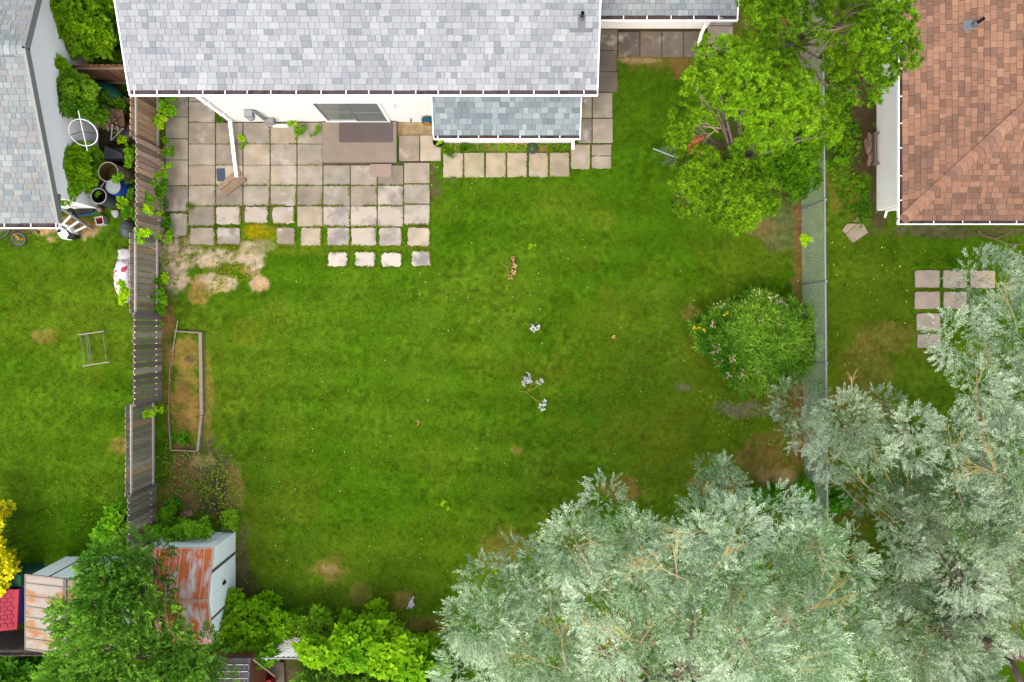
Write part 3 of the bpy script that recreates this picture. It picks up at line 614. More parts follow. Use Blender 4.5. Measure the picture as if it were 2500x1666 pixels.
# ------------------------------------------------------------ chain link fence
clf = thing('chain_link_fence', 'galvanised chain link fence along the right side of the yard', 'fence', (8.3, 0, 0))
LX = lambda y: 8.25 + (8.9 - y) * .0095
m = MB(); m.tube([(LX(12), 12, 1.77), (LX(9), 9, 1.77), (LX(0), 0, 1.77), (LX(-8.8), -8.8, 1.77)], .026, 10); m.build('top_rail', M['metal'], clf)
for py in (-180, 0, 165, 330, 512, 695, 880, 1060, 1245, 1430, 1555):
    y = (NY - py) / S; x = LX(y)
    m = MB(); m.tube([(x, y, 0), (x, y, 1.8)], .03, 10); m.lathe([(.04, 1.79), (.04, 1.83), (.02, 1.85)], x, y, 10); m.build('post', M['metal'], clf)
def mesh_wires(y0, y1, h, pitch, fx, rad, axis='y'):
    A = []; t = -h
    L = y1 - y0
    while t < L:
        for sgn in (1, -1):
            a0 = t; a1 = t + h; za, zb = (0.03, h) if sgn > 0 else (h, .03)
            # clip to [0,L]
            if a0 < 0: f = -a0 / h; za = za + (zb - za) * f; a0 = 0
            if a1 > L: f = (a1 - L) / (a1 - a0); zb = zb + (za - zb) * f; a1 = L
            if a1 - a0 > .02: A.append((a0 + y0, za, a1 + y0, zb))
        t += pitch
    V = []
    for (a, za, b, zb) in A:
        d = np.array((b - a, zb - za)); n_ = np.array((-d[1], d[0])) / np.linalg.norm(d) * rad
        for q in ((a + n_[0], za + n_[1]), (a - n_[0], za - n_[1]), (b - n_[0], zb - n_[1]), (b + n_[0], zb + n_[1])):
            V.append((fx(q[0]) - rad * .6, q[0], q[1]) if axis == 'y' else (q[0], fx(q[0]) + rad * .6, q[1]))
        for q in ((a, za), (b, zb)):
            pass
        V += [((fx(a) + rad) if axis == 'y' else a, a if axis == 'y' else fx(a) - rad, za), ((fx(a) - rad) if axis == 'y' else a, a if axis == 'y' else fx(a) + rad, za + .004),
              ((fx(b) - rad) if axis == 'y' else b, b if axis == 'y' else fx(b) + rad, zb + .004), ((fx(b) + rad) if axis == 'y' else b, b if axis == 'y' else fx(b) - rad, zb)]
    return np.array(V)
V = mesh_wires(-8.8, 12, 1.74, .085, LX, .0017); np_mesh('wire_mesh', V, 4, np.ones((len(V) // 4, 3), np.float32), M['wire'], clf)
# back fence of pale lattice at the bottom
lf = thing('lattice_fence', 'low white lattice fence half buried in bright vines at the bottom edge', 'fence', (-5, -8.95, 0))
m = MB(); m.tube([P(620, 1607, 1.5), P(1085, 1610, 1.5)], .022, 8); m.build('top_rail', M['metal'], lf)
V = mesh_wires(P(660, 0, 1.5)[0], P(1085, 0, 1.5)[0], 1.45, .14, lambda x: P(0, 1606, 1.5)[1], .013, 'x'); np_mesh('lattice', V, 4, np.ones((len(V) // 4, 3), np.float32), M['trim'], lf)
for px in (650, 800, 960, 1080):
    x = P(px, 0, 1.5)[0]; m = MB(); m.tube([(x, -8.95, 0), (x, -8.95, 1.5)], .025, 8); m.build('post', M['metal'], lf)
# ------------------------------------------------------------ left neighbour house
lh = thing('house', 'white neighbour house at the left with beige grey shingles and dark grey rake board', 'house', (-14, 6, 0))
ex, ley, leh = -11.52, 2.62, 2.8; lsl = (4.24 - 2.8) / (6.58 - 2.62)
m = MB(); m.box((-20, 3.39, 0), (-11.88, 9.77, 2.95)); m.add([(-11.88, 3.4, 2.95), (-11.88, 9.76, 2.95), (-11.88, 6.58, 4.12)], [(0, 1, 2)]); m.build('wall', M['stucco2'], lh)
_, lrz, lby = gable_roof(lh, -20.3, ex, ley, leh, 6.58, lsl, PAL_LEFT, 41, back=False)
m = MB(); bY = 2 * 6.58 - ley; L = math.hypot(bY - 6.58, lrz - leh)
m.add([(-20.3, 6.58, lrz - .006), (ex, 6.58, lrz - .006), (ex, bY, leh - .006), (-20.3, bY, leh - .006), (-20.3, 6.58, lrz - .12), (ex, 6.58, lrz - .12), (ex, bY, leh - .12), (-20.3, bY, leh - .12)], [(3, 2, 1, 0), (4, 5, 6, 7)], lin(120, 120, 120))
shingle_plane(m, (ex, bY, leh), (-1, 0, 0), (0, 6.58 - bY, lrz - leh), L, lambda v: (0, ex + 20.3), PAL_LEFT, 42)
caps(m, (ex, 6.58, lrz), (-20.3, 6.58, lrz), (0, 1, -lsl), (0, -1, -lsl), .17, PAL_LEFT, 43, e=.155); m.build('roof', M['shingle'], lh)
rakes(lh, ex, 1, ley, leh, 6.58, lrz, bY, M['gtrim'], wdt=.07, dp=.2, lift=.03)
m = MB(); m.box((ex - .28, ley + .02, leh - .19), (ex + .001, 3.38, leh - .13)); m.build('soffit', M['gtrim'], lh)
gutter(lh, (-20.3, ley), (ex + .07, ley), (0, -1), leh + .01, first=.5, step=.66, seed=44)
# ------------------------------------------------------------ right neighbour house (brown hip roof)
rh = thing('house', 'neighbour house at the top right with a terracotta brown hip roof and cream wall', 'house', (14, 7, 0))
gx, gy, gh, gs = P(2203, 0, 2.6)[0], P(0, 539, 2.6)[1], 2.6, .3
m = MB(); m.box((10.47, 3.33, 0), (22, 14.5, 2.62)); m.build('wall', M['cream'], rh)
m = MB(); ext = 14; W_ = 5.6; rzz = gh + W_ * gs
c = lin(110, 80, 70)
m.add([(gx, gy, gh - .006), (gx, gy + 11.2, gh - .006), (gx + W_, gy + 5.6, rzz - .006)], [(0, 2, 1)], c)
m.add([(gx, gy, gh - .006), (gx + ext, gy, gh - .006), (gx + ext, gy + W_, rzz - .006), (gx + W_, gy + W_, rzz - .006)], [(0, 1, 2, 3)], c)
m.add([(gx, gy + 11.2, gh - .006), (gx + ext, gy + 11.2, gh - .006), (gx + ext, gy + W_, rzz - .006), (gx + W_, gy + W_, rzz - .006)], [(3, 2, 1, 0)], c)
m.add([(gx, gy, gh - .12), (gx + ext, gy, gh - .12), (gx + ext, gy + 11.2, gh - .12), (gx, gy + 11.2, gh - .12), (gx, gy, gh - .007), (gx + ext, gy, gh - .007), (gx, gy + 11.2, gh - .007)], [(3, 2, 1, 0), (0, 1, 5, 4), (3, 0, 4, 6)], lin(220, 214, 208))
sec = math.sqrt(1 + gs * gs); Lh = W_ * sec
shingle_plane(m, (gx, gy, gh), (0, 1, 0), (1, 0, gs), Lh, lambda v: (v / sec + .02, 11.2 - v / sec), PAL_BROWN, 51)
shingle_plane(m, (gx, gy, gh), (1, 0, 0), (0, 1, gs), Lh, lambda v: (v / sec + .02, ext), PAL_BROWN, 52)
caps(m, (gx, gy, gh), (gx + W_, gy + W_, rzz), (-1, .25, -.22), (.25, -1, -.22), .17, PAL_BROWN, 53, e=.17)
m.build('roof', M['shingle'], rh)
m = MB(); m.box((gx + .02, gy + .02, gh - .18), (10.469, 14, gh - .125)); m.box((10.469, gy + .02, gh - .18), (22, 3.33, gh - .125)); m.build('soffit', M['cream'], rh)
gutter(rh, (gx, gy - .1), (gx, 14), (-1, 0), gh + .01, w=.1, first=.62, step=.68, litter=100, seed=55, endcaps=(0, 1))
gutter(rh, (gx - .1, gy), (gx + ext, gy), (0, -1), gh + .01, w=.1, first=.9, step=.7, litter=0, seed=56, endcaps=(1, 1))
roof_vent(rh, 2365, 62, (gx, gh), gs, 'x', (.13, .13), None)
m = MB()  # window well and flashing by the wall, downspout elbow, tap
yA, yB = P(0, 405, 0)[1], P(0, 330, 0)[1]
m.box((10.36, yA, 0), (10.468, yA + .04, .22)); m.box((10.36, yB, 0), (10.468, yB + .04, .22)); m.box((10.33, yA, 0), (10.36, yB + .04, .22)); m.build('window_well', M['concrete'], rh)
m = MB(); m.tube([(10.6, 3.27, 2.4), (10.6, 3.27, .35), (10.62, 3.12, .2)], .035, 8); m.build('downspout', M['cream'], rh)
m = MB(); m.tube([(10.47, 6.55, .5), (10.36, 6.55, .5), (10.34, 6.55, .44)], .013, 6); m.build('tap', M['dark'], rh)
# ------------------------------------------------------------ metal sheds
def shed(name, label, org, ux, roofm, seed):
    """local frame: x' along ridge (1.88), y' gable span (2.5); doors in the gable at x'=max"""
    ox, oy = org; cx_, sx_ = ux
    T = lambda x, y, z: (ox + x * cx_ - y * sx_, oy + x * sx_ + y * cx_, z)
    s = thing(name, label, 'shed', (ox, oy, 0))
    LX_, LY_, he, hr = .92, 1.2, 1.93, 2.3
    m = MB()
    def q(m, pts, c=(1, 1, 1)): m.add([T(*p) for p in pts], [tuple(range(len(pts)))], c)
    for sy in (-1, 1): q(m, [(-LX_, sy * LY_, 0), (LX_, sy * LY_, 0), (LX_, sy * LY_, he), (-LX_, sy * LY_, he)])
    for sx in (-1, 1): q(m, [(sx * LX_, -LY_, 0), (sx * LX_, LY_, 0), (sx * LX_, LY_, he), (sx * LX_, 0, hr - .02), (sx * LX_, -LY_, he)])
    # standing seams on the side walls
    for sy in (-1, 1):
        for i in range(9):
            x = -LX_ + LX_ * 2 * i / 8; a, b = T(x, sy * (LY_ + .006), 0), T(x, sy * (LY_ + .006), he - .02); m.beam(a, b, .016, .012, up=(sx_ + .01, cx_, 0))
    wl = m.build('wall', M['shedwall'], s)
    for y in (-.62, .62): m = MB(); m.beam(T(LX_ + .008, y, .05), T(LX_ + .008, y, he + .02), .075, .012, up=(cx_, sx_, 0)); m.build('door_post', M['brown'], s)
    for a, b in ((-.578, -.006), (.006, .578)):
        m = MB(); cc = [T(LX_ + .012, a, .06), T(LX_ + .012, b, .06), T(LX_ + .012, b, he), T(LX_ + .012, a, he)]
        m.beam(T(LX_ + .012, (a + b) / 2, .06), T(LX_ + .012, (a + b) / 2, he - .02), abs(b - a), .014, up=(cx_, sx_, 0)); dd = m.build('door', M['shedwall'], s)
        if a > 0 or seed == 1 and a < 0 and False:
            m = MB(); m.beam(T(LX_ + .04, .07, .95), T(LX_ + .04, .07, 1.13), .06, .05, up=(cx_, sx_, 0)); m.beam(T(LX_ + .06, .04, 1.05), T(LX_ + .06, .16, 1.05), .03, .03); m.build('handle', M['black'], dd)
    # roof
    ov = .06
    for sy in (-1, 1):
        m = MB(); e_ = (LY_ + ov); zz = he - ov * (hr - he) / LY_
        q(m, [(-LX_ - ov, 0, hr), (LX_ + ov, 0, hr), (LX_ + ov, sy * e_, zz), (-LX_ - ov, sy * e_, zz)])
        q(m, [(-LX_ - ov, 0, hr - .03), (LX_ + ov, 0, hr - .03), (LX_ + ov, sy * e_, zz - .03), (-LX_ - ov, sy * e_, zz - .03)])
        q(m, [(-LX_ - ov, sy * e_, zz), (LX_ + ov, sy * e_, zz), (LX_ + ov, sy * e_, zz - .03), (-LX_ - ov, sy * e_, zz - .03)])
        rr_ = m.build('roof_panel', roofm, s)
        m = MB()
        for i in range(1, 7):
            x = -LX_ - ov + (2 * LX_ + 2 * ov) * i / 7 + (.06 if i == 6 else 0); m.beam(T(x, 0.02 * sy, hr + .006), T(x, sy * e_, zz + .006), .022, .02)
        for x in (-LX_ - ov, LX_ + ov): m.beam(T(x, 0, hr - .005), T(x, sy * e_, zz - .005), .035, .05)
        m.beam(T(-LX_ - ov, sy * e_, zz - .01), T(LX_ + ov, sy * e_, zz - .01), .03, .045)
        m.build('roof_seam', M['shedseam1'] if seed == 2 else M['shedseam2'], rr_)
    m = MB(); m.beam(T(-LX_ - ov, 0, hr + .012), T(LX_ + ov, 0, hr + .012), .09, .03); m.build('ridge_cap', M['rusttrim'] if seed == 1 else M['brown'], s)
    return s
M['shedseam2'] = mat('pinkish_seam', tuple(1.6*v for v in lin(214, 180, 158)), .7, .15, 5)
M['shedseam1'] = mat('pale_seam', lin(166, 156, 144), .7, .15, 5)
shed('garden_shed', 'small pale metal shed with a heavily rusted orange roof and a black door handle', (-8.86, -7.1), (1, 0), M['rust'], 1)
shed('garden_shed', 'small metal shed with a rust spotted pale roof at the bottom left', (-11.58, -7.52), (0, 1), M['rust2'], 2)
# ------------------------------------------------------------ garden bed frame
gb = thing('garden_bed_frame', 'long weathered timber frame around a dry garden bed beside the fence', 'garden bed', (-9.3, -2, 0))
def plank(pts, w_, z, c=lin(176, 162, 148), nm='board'):
    m = MB()
    for p, q in zip(pts[:-1], pts[1:]): m.beam(P(*p, 0)[:2] + (z,), P(*q, 0)[:2] + (z,), w_, z * 2, c)
    m.build(nm, M['woodv'], gb)
plank([(493, 812), (496, 1012)], .09, .07); plank([(495, 1014), (486, 1099)], .07, .06); plank([(432, 809), (495, 813)], .035, .06); plank([(419, 1098), (486, 1101)], .03, .05); plank([(414, 1012), (420, 1098)], .03, .05, lin(166, 146, 120)); plank([(417, 880), (413, 1012)], .02, .03, lin(190, 150, 112))
m = MB(); m.tube([P(434, 783, .12), P(428, 820, .1), P(422, 850, .08), P(418, 858, .05)], .014, 6, lin(206, 186, 160)); m.tube([P(428, 806, .05), P(422, 870, .05), P(418, 895, .04)], .014, 6, lin(186, 160, 128)); m.tube([P(415, 858, .05), P(429, 864, .05)], .01, 5, lin(176, 150, 120)); m.tube([P(412, 918, .05), P(418, 930, .04), P(424, 934, .03), P(448, 929, .03)], .008, 5, lin(176, 156, 110))
single('garden_stick', 'forked dry stick lying across the top corner of the garden bed', 'stick', m, M['twig'])
# debris by the rusty shed
m = MB(); m.prism(poly([(418, 1236), (436, 1236), (436, 1245), (418, 1245)])[::-1], 0, .08, lin(176, 136, 120))
for i in range(5):
    for j in range(2): x = 420.5 + i * 3.4; m.prism(poly([(x, 1238 + j * 4), (x + 1.6, 1238 + j * 4), (x + 1.6, 1240.5 + j * 4), (x, 1240.5 + j * 4)])[::-1], .08, .082, lin(80, 60, 52))
single('brick', 'perforated clay brick lying near the rusty shed', 'brick', m, M['attr'])
m = MB(); m.prism(poly([(441, 1250), (452, 1248), (472, 1246), (472, 1259), (460, 1262), (440, 1261)])[::-1], 0, .06, lin(172, 130, 112)); single('terracotta_tile', 'flat terracotta tile beside the perforated brick', 'tile', m, M['attr'])
m = MB(); m.prism(poly([(413, 1258), (432, 1257), (434, 1264), (414, 1265)])[::-1], 0, .05, lin(150, 112, 98)); single('brick', 'half buried red brick left of the terracotta tile', 'brick', m, M['attr'])
for nm, x0_, y0_, x1_, y1_, lb in (('a', 414, 1275, 441, 1284, 'short silver metal track piece in the weeds above the rusty shed'), ('b', 541, 1287, 574, 1296, 'longer silver metal track piece at the corner of the rusty shed')):
    m = MB()
    for k in range(3): m.beam(P(x0_, y0_ + k * 3.5, .12), P(x1_, y1_ - 6 + k * 3.5, .12), .022, .03)
    m.beam(P(x0_, y0_ + 3, .1), P(x1_, y1_ - 3, .1), .1, .01)
    single('metal_track', lb, 'metal strip', m, M['metal'])
m = MB(); m.beam(P(437, 1110, .1), P(440, 1121, .02), .02, .02, lin(20, 150, 60)); single('plant_label', 'little green plastic plant marker below the garden bed', 'marker', m, M['attr'])
# metal frame on the left lawn
fr = thing('wire_rack', 'thin metal rack frame lying on the left lawn', 'rack', (-12, -.6, 0))
for k, (p, q) in enumerate((((191, 818), (254, 809)), ((202, 894), (267, 884)))):
    m = MB(); m.tube([P(*p, .2), P(*q, .2)], .014, 8, lin(196, 190, 178)); m.tube([P(q[0], q[1], .2), P(q[0] + 22, q[1] - 2, .02)], .008, 6, lin(90, 92, 90)); m.build('side_rail', M['attr'], fr)
for (p, q, b) in (((195, 820), (205, 891), 3), ((210, 816), (219, 890), 0), ((214, 816), (225, 890), 0), ((250, 812), (260, 884), 1)):
    m = MB(); m.tube([P(*p, .19), P((p[0] + q[0]) / 2 + b, (p[1] + q[1]) / 2, .17), P(*q, .19)], .009, 6, lin(140, 146, 140)); m.build('cross_bar', M['attr'], fr)
# ------------------------------------------------------------ clutter between the houses
def barrel(label, px, py, r, h, col, lidc=None, inner=None, body=None):
    x, y, _ = P(px, py, h); b = thing('barrel', label, 'barrel', (x, y, 0), 'rain barrels between the houses')
    m = MB(); prof = [(r * .92, 0), (r * .98, .05), (r, h * .3), (r * 1.015, h * .33), (r, h * .36), (r, h * .64), (r * 1.015, h * .67), (r, h * .7), (r * .98, h - .02), (r, h)]
    if lidc is None: prof += [(r * .94, h), (r * .93, h * .1)]
    elif body: prof = [(r * 1.1, 0), (r * 1.18, .05), (r * 1.2, h * .5), (r * 1.15, h * .85), (r, h - .03), (r * .98, h)]
    m.lathe(prof, x, y, 32, col); m.build('shell', M['attr'], b, True)
    if lidc is not None:
        m = MB(); m.lathe([(r * 1.02, h), (r * 1.02, h + .03), (r * .94, h + .035), (r * .9, h + .02), (r * .6, h + .022), (r * .58, h + .03), (r * .3, h + .028), (r * .28, h + .02)], x, y, 32, lidc); m.build('lid', M['attr'], b)
    else:
        m = MB(); m.torus((x, y, h), r * .97, .014, (0, 0, 1), 32, 8, lin(206, 206, 200)); m.build('rim', M['attr'], b, True)
        m = MB(); m.lathe([(r * .92, h * .45), (r * .92, h * .46)], x, y, 28, inner); m.build('contents', M['attr'], b)
        m = MB(); m.lathe([(r * .925, h * .44), (r * .925, h - .012)], x, y, 32, tuple(1.3 * v for v in inner)); m.f = m.f[:-2]; m.c = m.c[:-2]; m.build('inner_wall', M['attr'], b, True)
barrel('open beige rain barrel with murky yellow water and leaves over its rim', 264, 420, .275, .96, lin(178, 172, 156), inner=lin(96, 84, 8))
barrel('blue rain barrel with a ribbed pale lid', 277, 456, .2, .92, lin(10, 82, 190), lidc=lin(184, 196, 196), body=1)
barrel('dark grey open barrel with black inside next to the blue barrel', 241, 479, .215, .9, lin(84, 92, 98), inner=lin(6, 8, 6))
m = MB(); m.tube([P(243, 462, .95), P(251, 451, .99), P(256, 443, .96)], .012, 6); single('overflow_pipe', 'thin grey pipe bridging the dark barrel and the beige barrel', 'pipe', m, M['metal'])
# white hoop on a pole
hp = thing('hoop_stand', 'white ring on a pole sticking out of the vines by the left house', 'plant hoop', P(206, 345, 0))
c0 = P(203, 324, 2.0)
m = MB(); m.torus(c0, .36, .011, (.05, -.55, .9), 40, 8); m.build('hoop', M['trim'], hp)
m = MB(); m.tube([P(214, 372, .0), P(213, 368, 1.5), P(203, 324, 2.0), P(191, 271, 2.1)], .013, 6); m.build('pole', M['trim'], hp)
m = MB(); m.tube([P(171, 330, 2.0), P(201, 321, 2.0), P(234, 327, 2.0)], .01, 6); m.build('spoke', M['dark'], hp)
# green sled, stake, table, slats, bike frame, bins
def hull(m, p, q, wd_, h0, c, n=12):
    p, q = np.array(p), np.array(q); d = q - p; L = np.linalg.norm(d); d /= L; y = np.array((-d[1], d[0], 0)); y /= np.linalg.norm(y); vs = []; K = 9
    for i in range(n + 1):
        t = i / n; w_ = wd_ * math.sin(math.pi * (0.06 + .9 * t)) ** .7
        for k in range(K):
            a = math.pi * k / (K - 1); vs.append(p + d * L * t + y * w_ * math.cos(a) + np.array((0, 0, 1)) * h0 * math.sin(a) * (.4 + .6 * math.sin(math.pi * t)))
    m.add(vs, [(i * K + k, i * K + k + 1, (i + 1) * K + k + 1, (i + 1) * K + k) for i in range(n) for k in range(K - 1)], c)
m = MB(); hull(m, P(238, 204, .5), P(305, 262, .4), .26, .25, lin(12, 116, 96)); single('sled', 'green plastic sled turned upside down behind the vines', 'sled', m, M['attr'], smooth=True)
m = MB(); m.beam(P(224, 190, .9), P(238, 216, .7), .05, .04, lin(150, 96, 82)); single('stake', 'reddish wooden stake leaning on the green sled', 'stake', m, M['woodv'])
m = MB(); m.add([P(263, 222, .3), P(290, 228, .35), P(317, 243, .3), P(317, 252, .1), P(300, 254, .2), P(280, 240, .25)], [(5, 4, 3, 2, 1, 0)], lin(196, 198, 206)); m.add([P(263, 222, .1), P(290, 228, .1), P(317, 243, .1), P(317, 252, .02), P(300, 254, .02), P(280, 240, .02)], [(0, 1, 2, 3, 4, 5)], lin(150, 150, 156)); single('plastic_sheet', 'crumpled pale grey plastic sheet between the sled and the fence', 'sheet', m, M['attr'])
m = MB(); m.prism(poly([(240, 258), (262, 262), (300, 268), (304, 300), (302, 320), (280, 318), (248, 311), (239, 290), (237, 268)], .7), .64, .7, lin(150, 120, 92))
tb = thing('table', 'round edged brown wooden table top with pale slats stacked on it', 'table', P(270, 290, 0)); m.build('table_top', M['woodv'], tb)
for px, py in ((245, 266), (296, 275), (254, 308), (297, 312)):
    m = MB(); a = P(px, py, .66); m.box((a[0] - .025, a[1] - .025, 0), (a[0] + .025, a[1] + .025, .64), lin(110, 86, 66)); m.build('leg', M['woodv'], tb)
for k, (p, q) in enumerate((((252, 262), (265, 320)), ((262, 272), (268, 300)), ((256, 275), (262, 301)), ((276, 266), (291, 326)), ((280, 272), (282, 290)))):
    m = MB(); m.beam(P(*p, .735), P(*q, .735), .045, .03, lin(186, 164, 146)); single('loose_board', ['leftmost pale board lying along the brown table top', 'short pale board just right of the leftmost board on the table', 'pale board squeezed between the two leftmost boards on the table', 'long pale board on the right half of the brown table', 'shortest pale board at the top right of the table'][k], 'board', m, M['woodv'], 'pale boards on the table')
bk = thing('stripped_bicycle', 'stripped black bicycle frame leaning on the wooden table', 'bicycle frame', P(285, 325, 0))
for (p, hp_, q, hq, c) in (((275, 302), .9, (271, 342), .6, (196, 198, 200)), ((271, 301), .9, (302, 313), .9, (24, 24, 28)), ((302, 313), .9, (272, 343), .6, (170, 176, 186)), ((275, 302), .92, (296, 284), .95, (24, 24, 28)), ((271, 343), .6, (268, 362), .4, (20, 20, 22)), ((302, 313), .9, (297, 325), .7, (20, 20, 22))):
    m = MB(); m.tube([P(*p, hp_), P(*q, hq)], .018, 8, lin(*c)); m.build('tube', M['attr'], bk)
m = MB(); m.torus(P(272, 362, .35), .2, .02, (.2, .3, .9), 28, 6, lin(18, 18, 20)); m.build('tyre', M['attr'], bk)
bn = thing('storage_bin', 'black plastic storage bin with a slanted lid above the beige barrel', 'bin', P(275, 380, 0))
m = MB(); a = P(253, 393, .6); b = P(300, 360, .6); m.box((a[0], a[1], 0), (b[0], b[1], .52)); m.build('bin_body', M['black'], bn)
m = MB(); m.add([P(255, 356, .62), P(298, 374, .58), P(300, 388, .56), P(252, 388, .62), P(255, 356, .59), P(298, 374, .55), P(300, 388, .53), P(252, 388, .59)], [(3, 2, 1, 0), (4, 5, 6, 7), (0, 1, 5, 4), (1, 2, 6, 5), (2, 3, 7, 6), (3, 0, 4, 7)]); m.build('lid', M['dark'], bn)
m = MB(); m.beam(P(238, 390, .62), P(292, 391, .62), .05, .04); m.build('handle', M['black'], bn)
m = MB(); a = P(309, 320, .5); m.lathe([(.2, 0), (.24, .1), (.24, .5), (.2, .53), (.1, .55)], a[0], a[1], 24); single('grey_drum', 'slate grey plastic drum tucked against the fence pickets beside the bicycle frame', 'drum', m, M['dark'], smooth=True)
m = MB(); m.blob(P(312, 560, .25), .2, .27, .22, lin(84, 92, 100), 18, 10, 3, .04); single('exercise_ball', 'half hidden dark grey ball between weeds and the fence', 'ball', m, M['attr'], smooth=True)
# lawn side clutter by the left house corner
ld = thing('ladder', 'aluminium step ladder leaning at the corner of the left house', 'ladder', P(185, 560, 0))
for (p, hp_, q, hq) in (((130, 497), 1.3, (225, 560), .05), ((120, 530), 1.1, (183, 576), .05)):
    m = MB(); m.beam(P(*p, hp_), P(*q, hq), .035, .09); m.build('side_rail', M['metal'], ld)
for t in (.45, .66, .86):
    a = np.array(P(130, 497, 1.3)) * (1 - t) + np.array(P(225, 560, .05)) * t; b = np.array(P(120, 530, 1.1)) * (1 - t) + np.array(P(183, 576, .05)) * t
    m = MB(); m.beam(a, b, .045, .02); m.build('step', M['trim'], ld)
for px, py in ((172, 522), (173, 531)):
    m = MB(); m.torus(P(px, py, .55), .028, .008, (0, 0, 1), 14, 5, lin(220, 170, 80), 0, 4.6); tag(m.build('hook', M['attr'], ld))
sp = thing('plastic_tank', 'white plastic tank with a black cap and black side beside the ladder', 'tank', P(158, 566, 0))
m = MB(); m.prism([(x, y) for x, y in poly([(137, 561), (145, 552), (156, 547), (164, 552), (174, 568), (171, 578), (160, 583), (150, 583), (143, 576)], .38)][::-1], 0, .38, bev=.03); m.build('tank_body', M['trim'], sp)
m = MB(); a = P(144, 564, .4); m.lathe([(.05, .37), (.05, .41), (.045, .42)], a[0], a[1], 18); m.build('cap', M['black'], sp)
m = MB(); m.prism(poly([(152, 552), (159, 555), (166, 563), (173, 570), (181, 577), (177, 580), (162, 583), (168, 574), (163, 566), (157, 560)], .4)[::-1], .02, .4, bev=.01); m.build('side_panel', M['black'], sp)
m = MB(); m.blob(P(174, 517, .45), .11, .1, .09, lin(24, 28, 36), 12, 8, 5, .1); m.tube([P(180, 520, .45), P(186, 532, .35)], .05, 8, lin(20, 24, 30)); single('shovel_blade', 'black shovel blade propped behind the ladder', 'shovel', m, M['attr'], smooth=True)
m = MB(); m.beam(P(184, 528, .15), P(222, 524, .15), .06, .03, lin(30, 90, 130)); m.tube([P(222, 524, .15), P(230, 521, .2), P(235, 516, .28)], .02, 6, lin(40, 110, 150)); m.beam(P(184, 519, .1), P(228, 516, .1), .16, .03, lin(60, 58, 58)); single('snow_ski', 'narrow blue and black ski lying at the foot of the left house', 'ski', m, M['attr'])
m = MB(); m.blob(P(243, 512, .12), .08, .08, .08, lin(196, 160, 146), 12, 8, 2, .03); single('rubber_ball', 'small pinkish ball below the dark barrel', 'ball', m, M['attr'], smooth=True)
pt = thing('square_pot', 'white square pot holding a crimson cup on the left lawn', 'pot', P(242, 540, 0))
m = MB(); c = lin(216, 214, 208); qp = poly([(230, 531), (250, 527), (254, 547), (235, 551)], .28); qi = poly([(232, 533), (248.5, 530), (251.5, 545.5), (236.5, 548.5)], .28)
vs = [(x * .97 + .03 * qp[0][0], y, 0) for x, y in qp] + [(x, y, .28) for x, y in qp] + [(x, y, .28) for x, y in qi] + [(x, y, .1) for x, y in qi]
m.add(vs, [(i + o_, (i + 1) % 4 + o_, (i + 1) % 4 + 4 + o_, i + 4 + o_) for o_ in (0, 4, 8) for i in range(4)], c); m.add([(x, y, .1) for x, y in qi], [(3, 2, 1, 0)], lin(110, 96, 88)); m.build('pot_wall', M['attr'], pt)
m = MB(); a = P(243, 539, .2); m.lathe([(.045, .1), (.06, .24), (.055, .24), (.04, .12)], a[0], a[1], 18, lin(220, 30, 84)); m.box((a[0] - .11, a[1] - .04, .12), (a[0] - .03, a[1] + .04, .2), lin(214, 34, 90)); single('cup', 'crimson plastic cup standing inside the white square pot', 'cup', m, M['attr'])
m = MB(); m.prism(poly([(270, 513), (286, 512), (288, 520), (286, 527), (280, 533), (273, 527), (270, 520)], .12)[::-1], .02, .12, lin(200, 206, 208), bev=.03); single('scoop', 'pale grey plastic scoop lying on the grass right of the square pot', 'scoop', m, M['attr'])
# bicycle lying down beside the gutter
bc = thing('bicycle', 'bicycle with orange fork and yellow handlebar lying below the left house gutter', 'bicycle', P(40, 570, 0))
for (px, py, r, nr, nm) in ((44, 584, .2, (.25, -.2, .95), 'wheel'), (4, 562, .27, (-.1, .35, .93), 'wheel')):
    c0 = P(px, py, .25); m = MB(); m.torus(c0, r, .022, nr, 36, 8, lin(44, 48, 54)); wh = m.build('wheel', M['attr'], bc, True)
    m = MB(); m.torus(c0, r - .03, .009, nr, 32, 6, lin(170, 172, 172)); nrm = N3(nr); xx = N3(np.cross((0, 1, 0), nrm)); yy = np.cross(nrm, xx)
    m.build('rim', M['attr'], wh); m = MB()
    for k in range(14): t = 2 * math.pi * k / 14; m.tube([np.array(c0), np.array(c0) + (xx * math.cos(t) + yy * math.sin(t)) * (r - .03)], .003, 4, lin(170, 170, 170))
    m.build('spokes', M['attr'], wh)
m = MB(); m.tube([P(33, 571, .36), P(44, 581, .34), P(48, 585, .33)], .02, 8, lin(236, 150, 30)); m.beam(P(52, 588, .32), P(56, 583, .32), .03, .02, lin(240, 130, 20)); m.build('fork', M['attr'], bc)
m = MB()
for pp in ([(31, 570, .36), (60, 559, .4), (80, 556, .42)], [(31, 570, .36), (14, 551, .4), (2, 548, .4)], [(14, 553, .4), (45, 557, .38), (60, 559, .4)], [(80, 556, .42), (92, 566, .4)]): m.tube([P(*q_) for q_ in pp], .017, 8, lin(44, 40, 46))
m.build('frame', M['attr'], bc)
m = MB(); m.tube([P(72, 549, .45), P(76, 554, .46), P(90, 552, .46), P(95, 549, .45)], .013, 6, lin(230, 184, 20)); m.build('handlebar', M['attr'], bc)
m = MB(); m.blob(P(94, 567, .4), .05, .04, .02, lin(26, 26, 28)); m.build('pedal', M['attr'], bc)
m = MB(); m.box(P(18, 558, .05), (P(45, 0, .3)[0], P(0, 546, .3)[1], .22), lin(70, 150, 190)); single('blue_tarp', 'folded light blue tarp behind the bicycle', 'tarp', m, M['attr'])
